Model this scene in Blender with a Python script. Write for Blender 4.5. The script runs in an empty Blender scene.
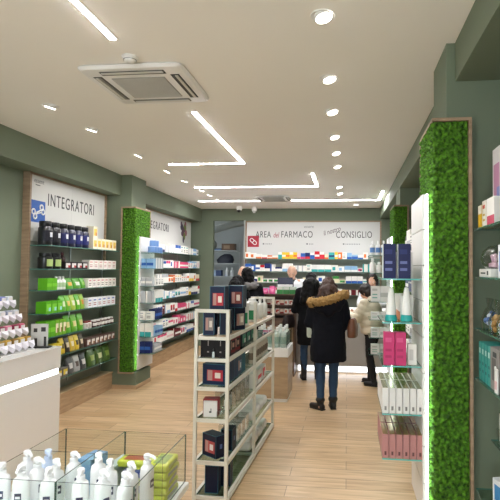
import bpy, bmesh, math, random
from mathutils import Vector, Matrix, noise
random.seed(11)
S = bpy.context.scene
COL = S.collection
R = math.radians

# ------------------------------------------------------------------ camera
cam = bpy.data.cameras.new('camera')
co = bpy.data.objects.new('camera', cam)
COL.objects.link(co)
cam.sensor_fit = 'HORIZONTAL'; cam.sensor_width = 36.0; cam.lens = 36.0
cam.shift_x = -0.078
cam.clip_start = 0.05
yaw, pitch, roll = math.atan(58/500), math.atan(20/500), R(0.5)
fw = Vector((-math.sin(yaw)*math.cos(pitch), math.cos(yaw)*math.cos(pitch), math.sin(pitch)))
rt0 = Vector((math.cos(yaw), math.sin(yaw), 0)); up0 = rt0.cross(fw)
rt = rt0*math.cos(roll)+up0*math.sin(roll); up = up0*math.cos(roll)-rt0*math.sin(roll)
m = Matrix((rt, up, -fw)).transposed().to_4x4(); m.translation = (0, 0, 1.7)
co.matrix_world = m
S.camera = co

# ------------------------------------------------------------------ world, exposure
W = bpy.data.worlds.new('world'); S.world = W; W.use_nodes = True
W.node_tree.nodes['Background'].inputs[0].default_value = (0.90, 0.95, 1.0, 1)
W.node_tree.nodes['Background'].inputs[1].default_value = 3.2
S.view_settings.view_transform = 'Standard'
S.view_settings.look = 'None'
S.view_settings.gamma = 1
S.cycles.transparent_max_bounces = 48
S.cycles.max_bounces = 10; S.cycles.diffuse_bounces = 6
S.view_settings.exposure = 0.62
LED_STRENGTH = 75.0
SPOT_W = 18.0
CEIL = 3.05

# ------------------------------------------------------------------ materials
def lin(h):
    h = h.lstrip('#'); out = []
    for i in (0, 2, 4):
        c = int(h[i:i+2], 16)/255
        out.append(c/12.92 if c <= 0.04045 else ((c+0.055)/1.055)**2.4)
    return tuple(out)
MATS = {}
def mat(h, rough=0.5, metal=0.0, var=0.06, scale=14.0, bump=0.0, bscale=80.0, coat=0.0, spec=0.5):
    key = (h, rough, metal, var, scale, bump, bscale, coat, spec)
    if key in MATS: return MATS[key]
    M = bpy.data.materials.new('surface_'+h.strip('#')); M.use_nodes = True
    n = M.node_tree.nodes; l = M.node_tree.links; b = n['Principled BSDF']
    c = lin(h)
    tc = n.new('ShaderNodeTexCoord'); nz = n.new('ShaderNodeTexNoise'); nz.inputs['Scale'].default_value = scale
    nz.inputs['Detail'].default_value = 3
    l.new(tc.outputs['Object'], nz.inputs['Vector'])
    mx = n.new('ShaderNodeMix'); mx.data_type = 'RGBA'
    mx.inputs[6].default_value = tuple(x*(1-var) for x in c)+(1,)
    mx.inputs[7].default_value = tuple(min(1, x*(1+var)) for x in c)+(1,)
    l.new(nz.outputs['Fac'], mx.inputs[0]); l.new(mx.outputs[2], b.inputs['Base Color'])
    b.inputs['Roughness'].default_value = rough; b.inputs['Metallic'].default_value = metal
    b.inputs['Coat Weight'].default_value = coat
    b.inputs['Specular IOR Level'].default_value = spec
    if bump:
        n2 = n.new('ShaderNodeTexNoise'); n2.inputs['Scale'].default_value = bscale; n2.inputs['Detail'].default_value = 4
        l.new(tc.outputs['Object'], n2.inputs['Vector'])
        bp = n.new('ShaderNodeBump'); bp.inputs['Strength'].default_value = bump; bp.inputs['Distance'].default_value = 0.01
        l.new(n2.outputs['Fac'], bp.inputs['Height']); l.new(bp.outputs[0], b.inputs['Normal'])
    MATS[key] = M
    return M
def emit(h, strength, name):
    M = bpy.data.materials.new(name); M.use_nodes = True
    b = M.node_tree.nodes['Principled BSDF']
    b.inputs['Base Color'].default_value = (0.8, 0.8, 0.8, 1)
    b.inputs['Emission Color'].default_value = lin(h)+(1,); b.inputs['Emission Strength'].default_value = strength
    return M
def glassy(h, name, tint=0.97, refl=1.0, rough=0.02):
    M = bpy.data.materials.new(name); M.use_nodes = True
    n = M.node_tree.nodes; l = M.node_tree.links
    n.remove(n['Principled BSDF'])
    out = n['Material Output']
    t = n.new('ShaderNodeBsdfTransparent'); t.inputs[0].default_value = tuple(x*tint for x in lin(h))+(1,)
    g = n.new('ShaderNodeBsdfGlossy'); g.inputs['Roughness'].default_value = rough
    fr = n.new('ShaderNodeFresnel'); fr.inputs[0].default_value = 1.35
    mu = n.new('ShaderNodeMath'); mu.operation = 'MULTIPLY'; mu.inputs[1].default_value = refl
    ge = n.new('ShaderNodeNewGeometry'); inv = n.new('ShaderNodeMath'); inv.operation = 'SUBTRACT'; inv.inputs[0].default_value = 1.0
    l.new(ge.outputs['Backfacing'], inv.inputs[1]); m2 = n.new('ShaderNodeMath'); m2.operation = 'MULTIPLY'
    l.new(fr.outputs[0], m2.inputs[0]); l.new(inv.outputs[0], m2.inputs[1]); l.new(m2.outputs[0], mu.inputs[0])
    mx = n.new('ShaderNodeMixShader'); l.new(mu.outputs[0], mx.inputs[0]); l.new(t.outputs[0], mx.inputs[1]); l.new(g.outputs[0], mx.inputs[2])
    l.new(mx.outputs[0], out.inputs[0])
    return M
def wood_floor():
    M = bpy.data.materials.new('oak_planks'); M.use_nodes = True
    n = M.node_tree.nodes; l = M.node_tree.links; b = n['Principled BSDF']
    tc = n.new('ShaderNodeTexCoord')
    br = n.new('ShaderNodeTexBrick')
    br.inputs['Scale'].default_value = 1.0; br.inputs['Brick Width'].default_value = 1.25; br.inputs['Row Height'].default_value = 0.19
    br.inputs['Mortar Size'].default_value = 0.0022; br.offset = 0.37; br.offset_frequency = 2
    br.inputs['Color1'].default_value = lin('#dabd96')+(1,); br.inputs['Color2'].default_value = lin('#c7a67d')+(1,)
    br.inputs['Mortar'].default_value = lin('#86705a')+(1,)
    l.new(tc.outputs['Object'], br.inputs['Vector'])
    mp = n.new('ShaderNodeMapping'); mp.inputs['Scale'].default_value = (1.6, 16, 1)
    l.new(tc.outputs['Object'], mp.inputs['Vector'])
    nz = n.new('ShaderNodeTexNoise'); nz.inputs['Scale'].default_value = 1.5; nz.inputs['Detail'].default_value = 6; nz.inputs['Distortion'].default_value = 0.6
    l.new(mp.outputs[0], nz.inputs['Vector'])
    rp = n.new('ShaderNodeValToRGB'); rp.color_ramp.elements[0].position = 0.30; rp.color_ramp.elements[0].color = (0.60, 0.55, 0.50, 1)
    rp.color_ramp.elements[1].position = 0.62; rp.color_ramp.elements[1].color = (1, 1, 1, 1)
    l.new(nz.outputs['Fac'], rp.inputs[0])
    mx = n.new('ShaderNodeMix'); mx.data_type = 'RGBA'; mx.blend_type = 'MULTIPLY'; mx.inputs[0].default_value = 0.75
    l.new(br.outputs['Color'], mx.inputs[6]); l.new(rp.outputs[0], mx.inputs[7])
    l.new(mx.outputs[2], b.inputs['Base Color'])
    b.inputs['Roughness'].default_value = 0.34
    return M
def wood(h1, h2, name, sc=(3, 3, 26), rough=0.5):
    M = bpy.data.materials.new(name); M.use_nodes = True
    n = M.node_tree.nodes; l = M.node_tree.links; b = n['Principled BSDF']
    tc = n.new('ShaderNodeTexCoord'); mp = n.new('ShaderNodeMapping'); mp.inputs['Scale'].default_value = sc
    nz = n.new('ShaderNodeTexNoise'); nz.inputs['Scale'].default_value = 1.3; nz.inputs['Detail'].default_value = 5; nz.inputs['Distortion'].default_value = 0.4
    l.new(tc.outputs['Object'], mp.inputs[0]); l.new(mp.outputs[0], nz.inputs['Vector'])
    rp = n.new('ShaderNodeValToRGB'); rp.color_ramp.elements[0].position = 0.35; rp.color_ramp.elements[0].color = lin(h1)+(1,)
    rp.color_ramp.elements[1].position = 0.65; rp.color_ramp.elements[1].color = lin(h2)+(1,)
    l.new(nz.outputs['Fac'], rp.inputs[0]); l.new(rp.outputs[0], b.inputs['Base Color'])
    b.inputs['Roughness'].default_value = rough
    return M
def moss_mat():
    M = bpy.data.materials.new('moss'); M.use_nodes = True
    n = M.node_tree.nodes; l = M.node_tree.links; b = n['Principled BSDF']
    tc = n.new('ShaderNodeTexCoord')
    nz = n.new('ShaderNodeTexNoise'); nz.inputs['Scale'].default_value = 48; nz.inputs['Detail'].default_value = 4
    l.new(tc.outputs['Object'], nz.inputs['Vector'])
    rp = n.new('ShaderNodeValToRGB'); rp.color_ramp.elements[0].position = 0.3; rp.color_ramp.elements[0].color = lin('#1b3a04')+(1,)
    rp.color_ramp.elements[1].position = 0.7; rp.color_ramp.elements[1].color = lin('#5b9518')+(1,)
    l.new(nz.outputs['Fac'], rp.inputs[0]); l.new(rp.outputs[0], b.inputs['Base Color'])
    b.inputs['Roughness'].default_value = 0.9
    n2 = n.new('ShaderNodeTexNoise'); n2.inputs['Scale'].default_value = 220; n2.inputs['Detail'].default_value = 4
    l.new(tc.outputs['Object'], n2.inputs['Vector'])
    bp = n.new('ShaderNodeBump'); bp.inputs['Strength'].default_value = 0.8; bp.inputs['Distance'].default_value = 0.006
    l.new(n2.outputs['Fac'], bp.inputs['Height']); l.new(bp.outputs[0], b.inputs['Normal'])
    return M

GREEN = mat('#6f7a66', 0.75, var=0.025, scale=3, bump=0.05, bscale=200)
CEILM = mat('#f2efe9', 0.8, var=0.01, scale=2)
FLOORM = wood_floor()
OAK = wood('#a88c6c', '#bfa27f', 'light_oak')
OAKDARK = wood('#8d765f', '#a38a70', 'frame_oak')
BROWN = wood('#5a4030', '#70523c', 'brown_wood')
WHITE = mat('#e9e8e6', 0.35, var=0.01)
WHITEG = mat('#ecebe8', 0.2, var=0.01, coat=0.3)
SIGNW = mat('#d3d3d0', 0.5, var=0.01)
GREYP = mat('#8f9289', 0.5, var=0.03)
DARK = mat('#16171a', 0.5)
BLACK = mat('#0c0c0e', 0.6, var=0.15)
RACKW = mat('#d9d5c8', 0.4, var=0.02)
METAL = mat('#b9bcbd', 0.3, 0.9, var=0.02)
GLASS = glassy('#fcfefd', 'clear_glass', tint=0.99)
GLASSEDGE = mat('#2c4a42', 0.2, var=0.1, coat=0.5)
SHELFGLASS = glassy('#dcebe5', 'shelf_glass', refl=1.0)
SHELFEDGE = mat('#4f7d74', 0.2, var=0.1, coat=0.5)
TEALEDGE = mat('#5fb5b0', 0.2, var=0.05, coat=0.5)
PLASTIC = glassy('#f8fafa', 'clear_plastic', tint=0.93, refl=2.6, rough=0.2)
LED = emit('#fcfbff', LED_STRENGTH, 'led_white')
LEDCOOL = emit('#effff4', 6.5, 'led_cool')
LEDBASE = emit('#f4f8ff', 2.2, 'led_base')
LENS = emit('#fff6e6', 14.0, 'lamp_lens')
MOSS = moss_mat()

# ------------------------------------------------------------------ mesh builder
class MB:
    def __init__(s): s.v = []; s.f = []; s.m = []
    def add(s, vs, fs, mi=0, M=None):
        o = len(s.v)
        s.v += [tuple(M @ Vector(v)) if M is not None else tuple(v) for v in vs]
        for i, f in enumerate(fs):
            s.f.append(tuple(o+k for k in f)); s.m.append(mi[i] if isinstance(mi, (list, tuple)) else mi)
        return s
    def box(s, x0, y0, z0, x1, y1, z1, mi=0, bev=0, M=None, seg=2):
        if bev:
            bm = bmesh.new(); bmesh.ops.create_cube(bm, size=1)
            for v in bm.verts:
                v.co = Vector(((x0+x1)/2+v.co.x*(x1-x0), (y0+y1)/2+v.co.y*(y1-y0), (z0+z1)/2+v.co.z*(z1-z0)))
            bmesh.ops.bevel(bm, geom=bm.edges[:], offset=bev, segments=seg, affect='EDGES', profile=0.5)
            bm.verts.index_update()
            s.add([v.co.copy() for v in bm.verts], [[v.index for v in f.verts] for f in bm.faces], mi, M); bm.free()
        else:
            vs = [(x0,y0,z0),(x1,y0,z0),(x1,y1,z0),(x0,y1,z0),(x0,y0,z1),(x1,y0,z1),(x1,y1,z1),(x0,y1,z1)]
            s.add(vs, [(0,3,2,1),(4,5,6,7),(0,1,5,4),(1,2,6,5),(2,3,7,6),(3,0,4,7)], mi, M)
        return s
    def pane(s, x0, y0, z0, x1, y1, z1, mf=0, me=1, M=None):
        # a glass plate: the two big faces take mf, the narrow edges me
        d = [x1-x0, y1-y0, z1-z0]; k = d.index(min(d))
        ax = {0: (3, 5), 1: (2, 4), 2: (0, 1)}[k]
        mi = [mf if i in ax else me for i in range(6)]
        vs = [(x0,y0,z0),(x1,y0,z0),(x1,y1,z0),(x0,y1,z0),(x0,y0,z1),(x1,y0,z1),(x1,y1,z1),(x0,y1,z1)]
        return s.add(vs, [(0,3,2,1),(4,5,6,7),(0,1,5,4),(1,2,6,5),(2,3,7,6),(3,0,4,7)], mi, M)
    def lathe(s, prof, seg=20, mi=0, M=None, sx=1, sy=1):
        vs = []; fs = []; ms = []
        n = len(prof)
        for (r, z) in prof:
            for k in range(seg):
                a = 2*math.pi*k/seg; vs.append((r*math.cos(a)*sx, r*math.sin(a)*sy, z))
        for i in range(n-1):
            for k in range(seg):
                fs.append((i*seg+k, i*seg+(k+1) % seg, (i+1)*seg+(k+1) % seg, (i+1)*seg+k))
                ms.append(mi[i] if isinstance(mi, (list, tuple)) else mi)
        m0 = ms[0]; m1 = ms[-1]
        fs.append(tuple(range(seg-1, -1, -1))); ms.append(m0)
        fs.append(tuple((n-1)*seg+k for k in range(seg))); ms.append(m1)
        return s.add(vs, fs, ms, M)
    def tube(s, pts, r, seg=10, mi=0, M=None, flat=1.0):
        pts = [Vector(p) for p in pts]; n = len(pts)
        rs = r if isinstance(r, (list, tuple)) else [r]*n
        vs = []; fs = []
        ref = None
        for i, p in enumerate(pts):
            t = (pts[min(i+1, n-1)]-pts[max(i-1, 0)]).normalized()
            if ref is None:
                ref = Vector((0, 0, 1)) if abs(t.z) < 0.9 else Vector((0, 1, 0))
            a = t.cross(ref); a.normalize(); b = a.cross(t).normalized(); ref = b
            for k in range(seg):
                q = 2*math.pi*k/seg
                vs.append(p+(a*math.cos(q)+b*math.sin(q)*flat)*rs[i])
        for i in range(n-1):
            for k in range(seg):
                fs.append((i*seg+k, i*seg+(k+1) % seg, (i+1)*seg+(k+1) % seg, (i+1)*seg+k))
        fs.append(tuple(range(seg-1, -1, -1))); fs.append(tuple((n-1)*seg+k for k in range(seg)))
        return s.add(vs, fs, mi, M)
    def ell(s, c, r, mi=0, M=None, seg=20, rings=12):
        vs = [(0, 0, -1)]; fs = []
        for i in range(1, rings):
            a = -math.pi/2+math.pi*i/rings
            for k in range(seg):
                q = 2*math.pi*k/seg; vs.append((math.cos(a)*math.cos(q), math.cos(a)*math.sin(q), math.sin(a)))
        vs.append((0, 0, 1)); t = len(vs)-1
        for k in range(seg): fs.append((0, 1+(k+1) % seg, 1+k))
        for i in range(rings-2):
            for k in range(seg):
                fs.append((1+i*seg+k, 1+i*seg+(k+1) % seg, 1+(i+1)*seg+(k+1) % seg, 1+(i+1)*seg+k))
        for k in range(seg): fs.append((1+(rings-2)*seg+k, 1+(rings-2)*seg+(k+1) % seg, t))
        vs = [(c[0]+v[0]*r[0], c[1]+v[1]*r[1], c[2]+v[2]*r[2]) for v in vs]
        return s.add(vs, fs, mi, M)
    def cap(s, p0, p1, r0, r1, mi=0, M=None, seg=14):
        p0 = Vector(p0); p1 = Vector(p1); d = (p1-p0); L = d.length or 1e-6; d = d/L
        pts = []; rs = []
        for i in range(6):
            a = math.pi/2*i/5; pts.append(p0-d*r0*math.cos(a)); rs.append(max(r0*math.sin(a), 1e-4))
        for i in range(6):
            a = math.pi/2*i/5; pts.append(p1+d*r1*math.sin(a)); rs.append(max(r1*math.cos(a), 1e-4))
        return s.tube(pts, rs, seg, mi, M)
    def loft(s, rings, seg=28, mi=0, M=None, p=2.3):
        # rings: (z, cx, cy, rx, ry), super-ellipse sections
        vs = []; fs = []
        for (z, cx, cy, rx, ry) in rings:
            for k in range(seg):
                q = 2*math.pi*k/seg; c, sn = math.cos(q), math.sin(q)
                vs.append((cx+rx*math.copysign(abs(c)**(2/p), c), cy+ry*math.copysign(abs(sn)**(2/p), sn), z))
        n = len(rings)
        for i in range(n-1):
            for k in range(seg):
                fs.append((i*seg+k, i*seg+(k+1) % seg, (i+1)*seg+(k+1) % seg, (i+1)*seg+k))
        fs.append(tuple(range(seg-1, -1, -1))); fs.append(tuple((n-1)*seg+k for k in range(seg)))
        return s.add(vs, fs, mi, M)
    def mesh(s, name, mats, smooth=None):
        me = bpy.data.meshes.new(name); me.from_pydata(s.v, [], s.f)
        for mm in (mats if isinstance(mats, (list, tuple)) else [mats]): me.materials.append(mm)
        me.polygons.foreach_set('material_index', s.m)
        if smooth is not None:
            me.polygons.foreach_set('use_smooth', [True]*len(me.polygons))
            if smooth < 180: me.set_sharp_from_angle(angle=R(smooth))
        me.update()
        return me
    def build(s, name, mats, parent=None, loc=None, rz=0, smooth=None):
        return link(name, s.mesh(name, mats, smooth), parent, loc, rz)
def link(name, me, parent=None, loc=None, rz=0):
    o = bpy.data.objects.new(name, me); COL.objects.link(o)
    if parent is not None: o.parent = parent
    if loc is not None: o.location = loc
    if rz: o.rotation_euler = (0, 0, rz)
    return o
def tag(o, label, cat, group=None, kind=None):
    o['label'] = label; o['category'] = cat
    if group: o['group'] = group
    if kind: o['kind'] = kind
    return o
def thing(name, label, cat, loc=(0, 0, 0), rz=0, group=None):
    return tag(link(name, None, None, loc, rz), label, cat, group)
def struct(name, mb, mats, smooth=None):
    o = mb.build(name, mats, smooth=smooth); o['kind'] = 'structure'; return o
def dup(root, loc, rz, label, group=None):
    r = root.copy(); COL.objects.link(r); r.location = loc; r.rotation_euler = (0, 0, rz); r['label'] = label
    if group: r['group'] = group
    for ch in list(root.children):
        c = ch.copy(); COL.objects.link(c); c.parent = r
        for g in list(ch.children):
            d = g.copy(); COL.objects.link(d); d.parent = c
    return r
def text(name, body, size, M, material, parent, sx=1.0, shear=0.0, ext=0.002, spacing=1.0, align='LEFT'):
    cu = bpy.data.curves.new(name, 'FONT'); cu.body = body; cu.size = size; cu.extrude = ext; cu.shear = shear
    cu.space_character = spacing; cu.align_x = align
    t = bpy.data.objects.new(name+'_t', cu); COL.objects.link(t)
    dg = bpy.context.evaluated_depsgraph_get()
    me = bpy.data.meshes.new_from_object(t.evaluated_get(dg))
    bpy.data.objects.remove(t); bpy.data.curves.remove(cu)
    me.name = name; me.transform(Matrix.Diagonal((sx, 1, 1, 1))); me.transform(M)
    me.materials.clear(); me.materials.append(material)
    return link(name, me, parent)
ORD = ['first','second','third','fourth','fifth','sixth','seventh','eighth','ninth','tenth','eleventh','twelfth','thirteenth','fourteenth','fifteenth','sixteenth','seventeenth','eighteenth','nineteenth','twentieth','twenty-first','twenty-second','twenty-third','twenty-fourth','twenty-fifth','twenty-sixth','twenty-seventh','twenty-eighth','twenty-ninth','thirtieth','thirty-first','thirty-second','thirty-third','thirty-fourth','thirty-fifth','thirty-sixth','thirty-seventh','thirty-eighth','thirty-ninth','fortieth']

# ================================================================== SETTING
XL, XR, YB = -3.52, 1.02, 10.87
f = MB().box(-5, -2.2, -0.1, 2.0, 14, 0)
struct('floor', f, FLOORM)
struct('ceiling', MB().box(-5, -2.2, CEIL, 2.0, 14, CEIL+0.1), CEILM)
struct('wall_left', MB().box(XL-0.15, -2.2, 0, XL, YB+0.15, CEIL), GREEN)
struct('wall_right', MB().box(XR, -2.2, 0, XR+0.15, YB+0.15, CEIL), GREEN)
wb = MB()
wb.box(XL, YB, 0, -2.97, YB+0.12, CEIL); wb.box(-2.97, YB, 2.79, XR, YB+0.12, CEIL)
wb.box(-2.27, YB+0.01, 0, XR, YB+0.12, 2.79); wb.box(0.735, YB-0.05, 0, XR, YB+0.01, 2.79)
struct('wall_back', wb, GREEN)
# street front behind the camera: a solid wall with two wide shop windows and a glass door
wf = MB()
for (x0, x1, z0, z1) in ((XL, -3.3, 0, CEIL), (XR-0.2, XR, 0, CEIL), (-3.3, XR-0.2, 2.75, CEIL), (-3.3, -1.5, 0, 0.3), (-1.5, -1.38, 0, 2.75), (-0.3, -0.18, 0, 2.75), (-0.18, XR-0.2, 0, 0.3)):
    wf.box(x0, -2.2, z0, x1, -2.05, z1)
struct('wall_front', wf, GREEN)
for i, (x0, x1, z0) in enumerate(((-3.3, -1.5, 0.3), (-1.38, -0.3, 0.02), (-0.18, XR-0.2, 0.3))):
    o = struct('door_1' if i == 1 else f'window_{1 if i == 0 else 2}', MB().pane(x0, -2.13, z0, x1, -2.12, 2.75), [GLASS, GLASSEDGE])
# soffits along both long walls
struct('trim_1', MB().box(XL, -2.05, 2.755, -3.24, YB, CEIL), GREEN)
struct('trim_2', MB().box(0.63, -2.05, 2.82, XR, 3.0, CEIL), GREEN)
struct('trim_3', MB().box(0.70, 3.43, 2.82, XR, YB, CEIL), GREEN)
# piers that carry the moss panels
def pier(name, x0, x1, y0, y1, bx0, bx1):
    b = MB(); b.box(x0, y0, 0.23, x1, y1, CEIL); b.box(bx0, y0-0.02, 0, bx1, y1, 0.23)
    struct(name, b, GREEN)
pier('wall_left_pier', XL, -3.08, 6.85, 7.36, XL, -2.955)
pier('wall_right_pier', 0.58, XR, 3.0, 3.43, 0.475, XR)
pier('wall_right_far_pier', 0.71, XR, 6.85, 7.36, 0.61, XR)
struct('baseboard_left', MB().box(-3.3, 6.815, 0, -2.94, 6.83, 0.055).box(-2.955, 6.83, 0, -2.94, 7.36, 0.055), OAK)
struct('baseboard_right', MB().box(0.46, 2.965, 0, XR, 2.98, 0.055), OAK)
# back room beyond the opening
br = MB(); br.box(-4.4, 13.3, 0, -2.1, 13.4, CEIL); br.box(-4.5, YB+0.12, 0, -4.4, 13.4, CEIL); br.box(-2.25, YB+0.12, 0, -2.15, 13.3, CEIL)
struct('wall_back_room', br, mat('#aab1b1', 0.7, var=0.02))
b = MB(); b.box(-2.27, YB-0.012, 0, -2.235, YB+0.01, 2.79)
struct('trim_4', b, mat('#b5bcb8', 0.6))

# ================================================================== CEILING FITTINGS
def strip(label, segs):
    mb = MB()
    t = thing('ceiling_light_strip', label, 'light strip', (0, 0, 0), 0, 'recessed ceiling light strips')
    e = MB()
    for (x0, y0, x1, y1) in segs: e.box(x0, y0, CEIL-0.006, x1, y1, CEIL-0.002)
    e.build('diffuser', LED, t)
    for (x0, y0, x1, y1) in segs: mb.box(x0-0.006, y0-0.006, CEIL-0.004, x1+0.006, y1+0.006, CEIL+0.0)
    mb.build('channel', WHITE, t)
w = 0.017
strip('straight white light strip in the ceiling before the near air conditioner', [(-1.37-w, 0.3, -1.37+w, 2.75)])
strip('bent light strip running from the near air conditioner, then left', [(-1.31-w, 4.12, -1.31+w, 6.18-w), (-2.28, 6.18-w, -1.31+w, 6.18+w)])
strip('light strip with a short right-end hook, middle one across the ceiling', [(-2.5, 7.97-w, -0.48+w, 7.97+w), (-0.48-w, 6.9, -0.48+w, 7.97-w)])
strip('longest ceiling light strip, nearest the back wall, hooked at right', [(-2.92, 9.6-w, 0.6+w, 9.6+w), (0.6-w, 8.54, 0.6+w, 9.6-w)])

def downlight(x, y, label, aim=(0, 0, -1), k=1.0, group=None):
    t = thing('downlight', label, 'spotlight', (x, y, CEIL), 0, group)
    r = MB().lathe([(0.056, -0.001), (0.066, -0.004), (0.068, 0.0), (0.056, 0.0)], 24)
    r.build('trim_ring', WHITE, t, smooth=40)
    d = Vector(aim).normalized(); q = Vector((0, 0, -1)).rotation_difference(d).to_matrix().to_4x4()
    h = MB().lathe([(0.046, 0.02), (0.048, -0.012), (0.046, -0.016)][::-1], 24, M=q)
    h.build('lamp_head', WHITE, t, smooth=40)
    MB().lathe([(0.0425, -0.019), (0.0425, -0.0165)], 24, M=q).build('lens', LENS, t)
    L = bpy.data.lights.new('downlight_beam', 'SPOT'); L.energy = SPOT_W*k; L.spot_size = R(105); L.spot_blend = 0.8
    L.shadow_soft_size = 0.05; L.color = (1.0, 0.985, 0.96)
    lo = bpy.data.objects.new('beam', L); COL.objects.link(lo); lo.parent = t
    lo.location = d*0.06; lo.rotation_euler = q.to_euler()
for i, y in enumerate((0.1, 0.95, 1.75)):  # out-of-view downlights, added to brighten the dark foreground
    downlight(-0.16, y, f'added unseen downlight above the shop entrance, {ORD[i]} of the right-hand row', (0, 0, -1), 0.5, 'entrance downlights'); downlight(-2.46, y+.3, f'added unseen downlight above the reception desk, {ORD[i]} of the left-hand row', (0.1, 0, -1), 1.0, 'entrance downlights'); downlight(-1.3, y+.2, f'added unseen downlight above the foreground table, {ORD[i]} of the middle row', (0, 0, -1), 0.8, 'entrance downlights')
for i, y in enumerate((2.6, 3.47, 4.2, 5.0, 5.7, 6.45, 8.04, 8.72)):
    downlight(-0.13, y, f'tilted round downlight, {ORD[i]} from the camera in the right-hand ceiling row', (0.25, -0.12, -1), 1.0, 'right-hand row of downlights')
downlight(0.18, 10.2, 'small round downlight between the last strip and the back wall', (0, 0.1, -1), 0.7)
for i, y in enumerate((3.86, 4.55, 5.65, 6.6, 7.34, 8.25, 8.76, 9.33)):
    downlight(-2.46, y, f'round downlight, {ORD[i]} from the camera in the left-hand ceiling row', (-0.55, 0, -1) if i in (2, 3) else (-0.3, 0.1, -1), 1.0, 'left-hand row of downlights')

def cassette(x, y, label, s=0.735, rz=0):
    t = thing('air_conditioner', label, 'air conditioner', (x, y, CEIL), rz)
    h = s/2; z = -0.030; o = 0.275
    fr = MB()
    fr.loft([(z, 0, 0, h-0.02, h-0.02), (z+0.012, 0, 0, h-0.004, h-0.004), (z+0.02, 0, 0, h, h), (-0.001, 0, 0, h-0.012, h-0.012)], seg=64, p=14)
    fr.build('fascia', WHITE, t, smooth=30)
    g = MB(); g.box(-0.19, -0.19, z-0.006, 0.19, 0.19, z-0.001, 0)
    for k in range(24):
        yy = -0.183+k*0.0159; g.box(-0.185, yy, z-0.0085, 0.185, yy+0.006, z-0.006, 1)
    g.build('intake_grille', [mat('#a5a29b', 0.6), mat('#bdbab2', 0.6)], t)
    for k in range(4):
        M = Matrix.Rotation(k*math.pi/2, 4, 'Z')
        l = MB(); l.box(-0.225, -o-0.03, z-0.0035, 0.225, -o+0.03, z-0.001, 0, M=M)
        l.box(-0.215, -o-0.02, z-0.009, 0.215, -o+0.002, z-0.0035, 1, M=M)
        l.box(-0.215, -o+0.01, z-0.007, 0.215, -o+0.016, z-0.0035, 2, M=M)
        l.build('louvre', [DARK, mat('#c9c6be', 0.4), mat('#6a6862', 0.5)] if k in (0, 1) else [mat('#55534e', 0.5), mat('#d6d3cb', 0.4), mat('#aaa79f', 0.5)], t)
cassette(-1.44, 3.45, 'large square white ceiling cassette air conditioner nearest the camera')
cassette(-1.36, 9.2, 'far small-looking ceiling air conditioner between the two back light strips', 0.62)
t = thing('smoke_detector', 'round white smoke detector behind the near air conditioner', 'smoke detector', (-1.38, 3.0, CEIL))
MB().lathe([(0.052, 0), (0.052, -0.008), (0.044, -0.012), (0.036, -0.030), (0.026, -0.035), (0.002, -0.036)][::-1], 24).build('housing', WHITE, t, smooth=40)
MB().lathe([(0.038, -0.024), (0.042, -0.024), (0.042, -0.020), (0.038, -0.020)][::-1], 24).build('vent_ring', mat('#8a8a88'), t)
for (x, y, lab) in ((-2.28, 10.4, 'dark-eyed dome camera on the ceiling, left of the pair'), (-1.98, 10.55, 'white dome camera on the ceiling, right of the pair')):
    t = thing('security_camera', lab, 'camera', (x, y, CEIL), 0, 'ceiling cameras by the back wall')
    MB().lathe([(0.04, -0.10), (0.055, -0.085), (0.06, -0.05), (0.06, -0.0)], 20).build('housing', WHITE, t, smooth=40)
    MB().ell((0, -0.015, -0.10), (0.04, 0.04, 0.04)).build('lens_dome', DARK if x < -2.1 else mat('#c8c8c8', 0.2), t, smooth=180)

# ================================================================== MOSS PANELS
def moss_panel(label, front, side, z0, z1, frame):
    """front = (x0, x1, y) facing the shop door; side = (x, y0, y1, nx) facing the aisle; frame = list of boxes"""
    t = thing('moss_panel', label, 'moss panel', (0, 0, 0), 0, 'framed moss panels on the piers')
    mb = MB()
    def lump(p, n):
        d1 = noise.voronoi(p*42)[0][0]; d2 = noise.voronoi(p*105+Vector((3, 1, 7)))[0][0]
        big = noise.noise(p*9)
        return max(0, 1-d1*d1*2.0)*0.026+max(0, 1-d2*d2*1.6)*0.010+big*0.006
    def grid(o, u, v, n, W_, H_, st=0.0052):
        nu = max(4, int(W_/st)); nv = int(H_/st); vs = []; fs = []
        for j in range(nv+1):
            for i in range(nu+1):
                p = o+u*(W_*i/nu)+v*(H_*j/nv)
                e = min(i, nu-i, j, nv-j)
                vs.append(p+n*(lump(p, n)*min(1, 0.45+e/2.5)))
        for j in range(nv):
            for i in range(nu):
                a = j*(nu+1)+i; fs.append((a, a+1, a+nu+2, a+nu+1))
        mb.add(vs, fs)
    x0, x1, y = front; sx, y0, y1, nx = side
    if nx > 0: x1 += 0.013
    else: x0 -= 0.013
    grid(Vector((x0, y, z0)), Vector((1, 0, 0)), Vector((0, 0, 1)), Vector((0, -1, 0)), x1-x0, z1-z0)
    y0 -= 0.013
    if nx > 0: grid(Vector((sx, y0, z0)), Vector((0, 1, 0)), Vector((0, 0, 1)), Vector((1, 0, 0)), y1-y0, z1-z0, 0.0075)
    else: grid(Vector((sx, y1, z0)), Vector((0, -1, 0)), Vector((0, 0, 1)), Vector((-1, 0, 0)), y1-y0, z1-z0, 0.0075)
    mb.build('moss', MOSS, t, smooth=180)
    fb = MB()
    for bx in frame: fb.box(*bx)
    fb.build('frame', OAKDARK, t)
    bk = MB(); y0 += 0.013
    bk.box(min(x0, sx)+(0.012 if nx < 0 else 0), y+0.0105, z0, max(x1, sx)-(0.012 if nx > 0 else 0), y+0.03, z1)
    if nx > 0: bk.box(sx-0.03, y+0.03, z0, sx-0.0105, y1, z1)
    else: bk.box(sx+0.0105, y+0.03, z0, sx+0.03, y1, z1)
    bk.build('backing_board', mat('#1f3d0c', 0.9), t)
zt, zb = 2.565, 0.24
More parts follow.
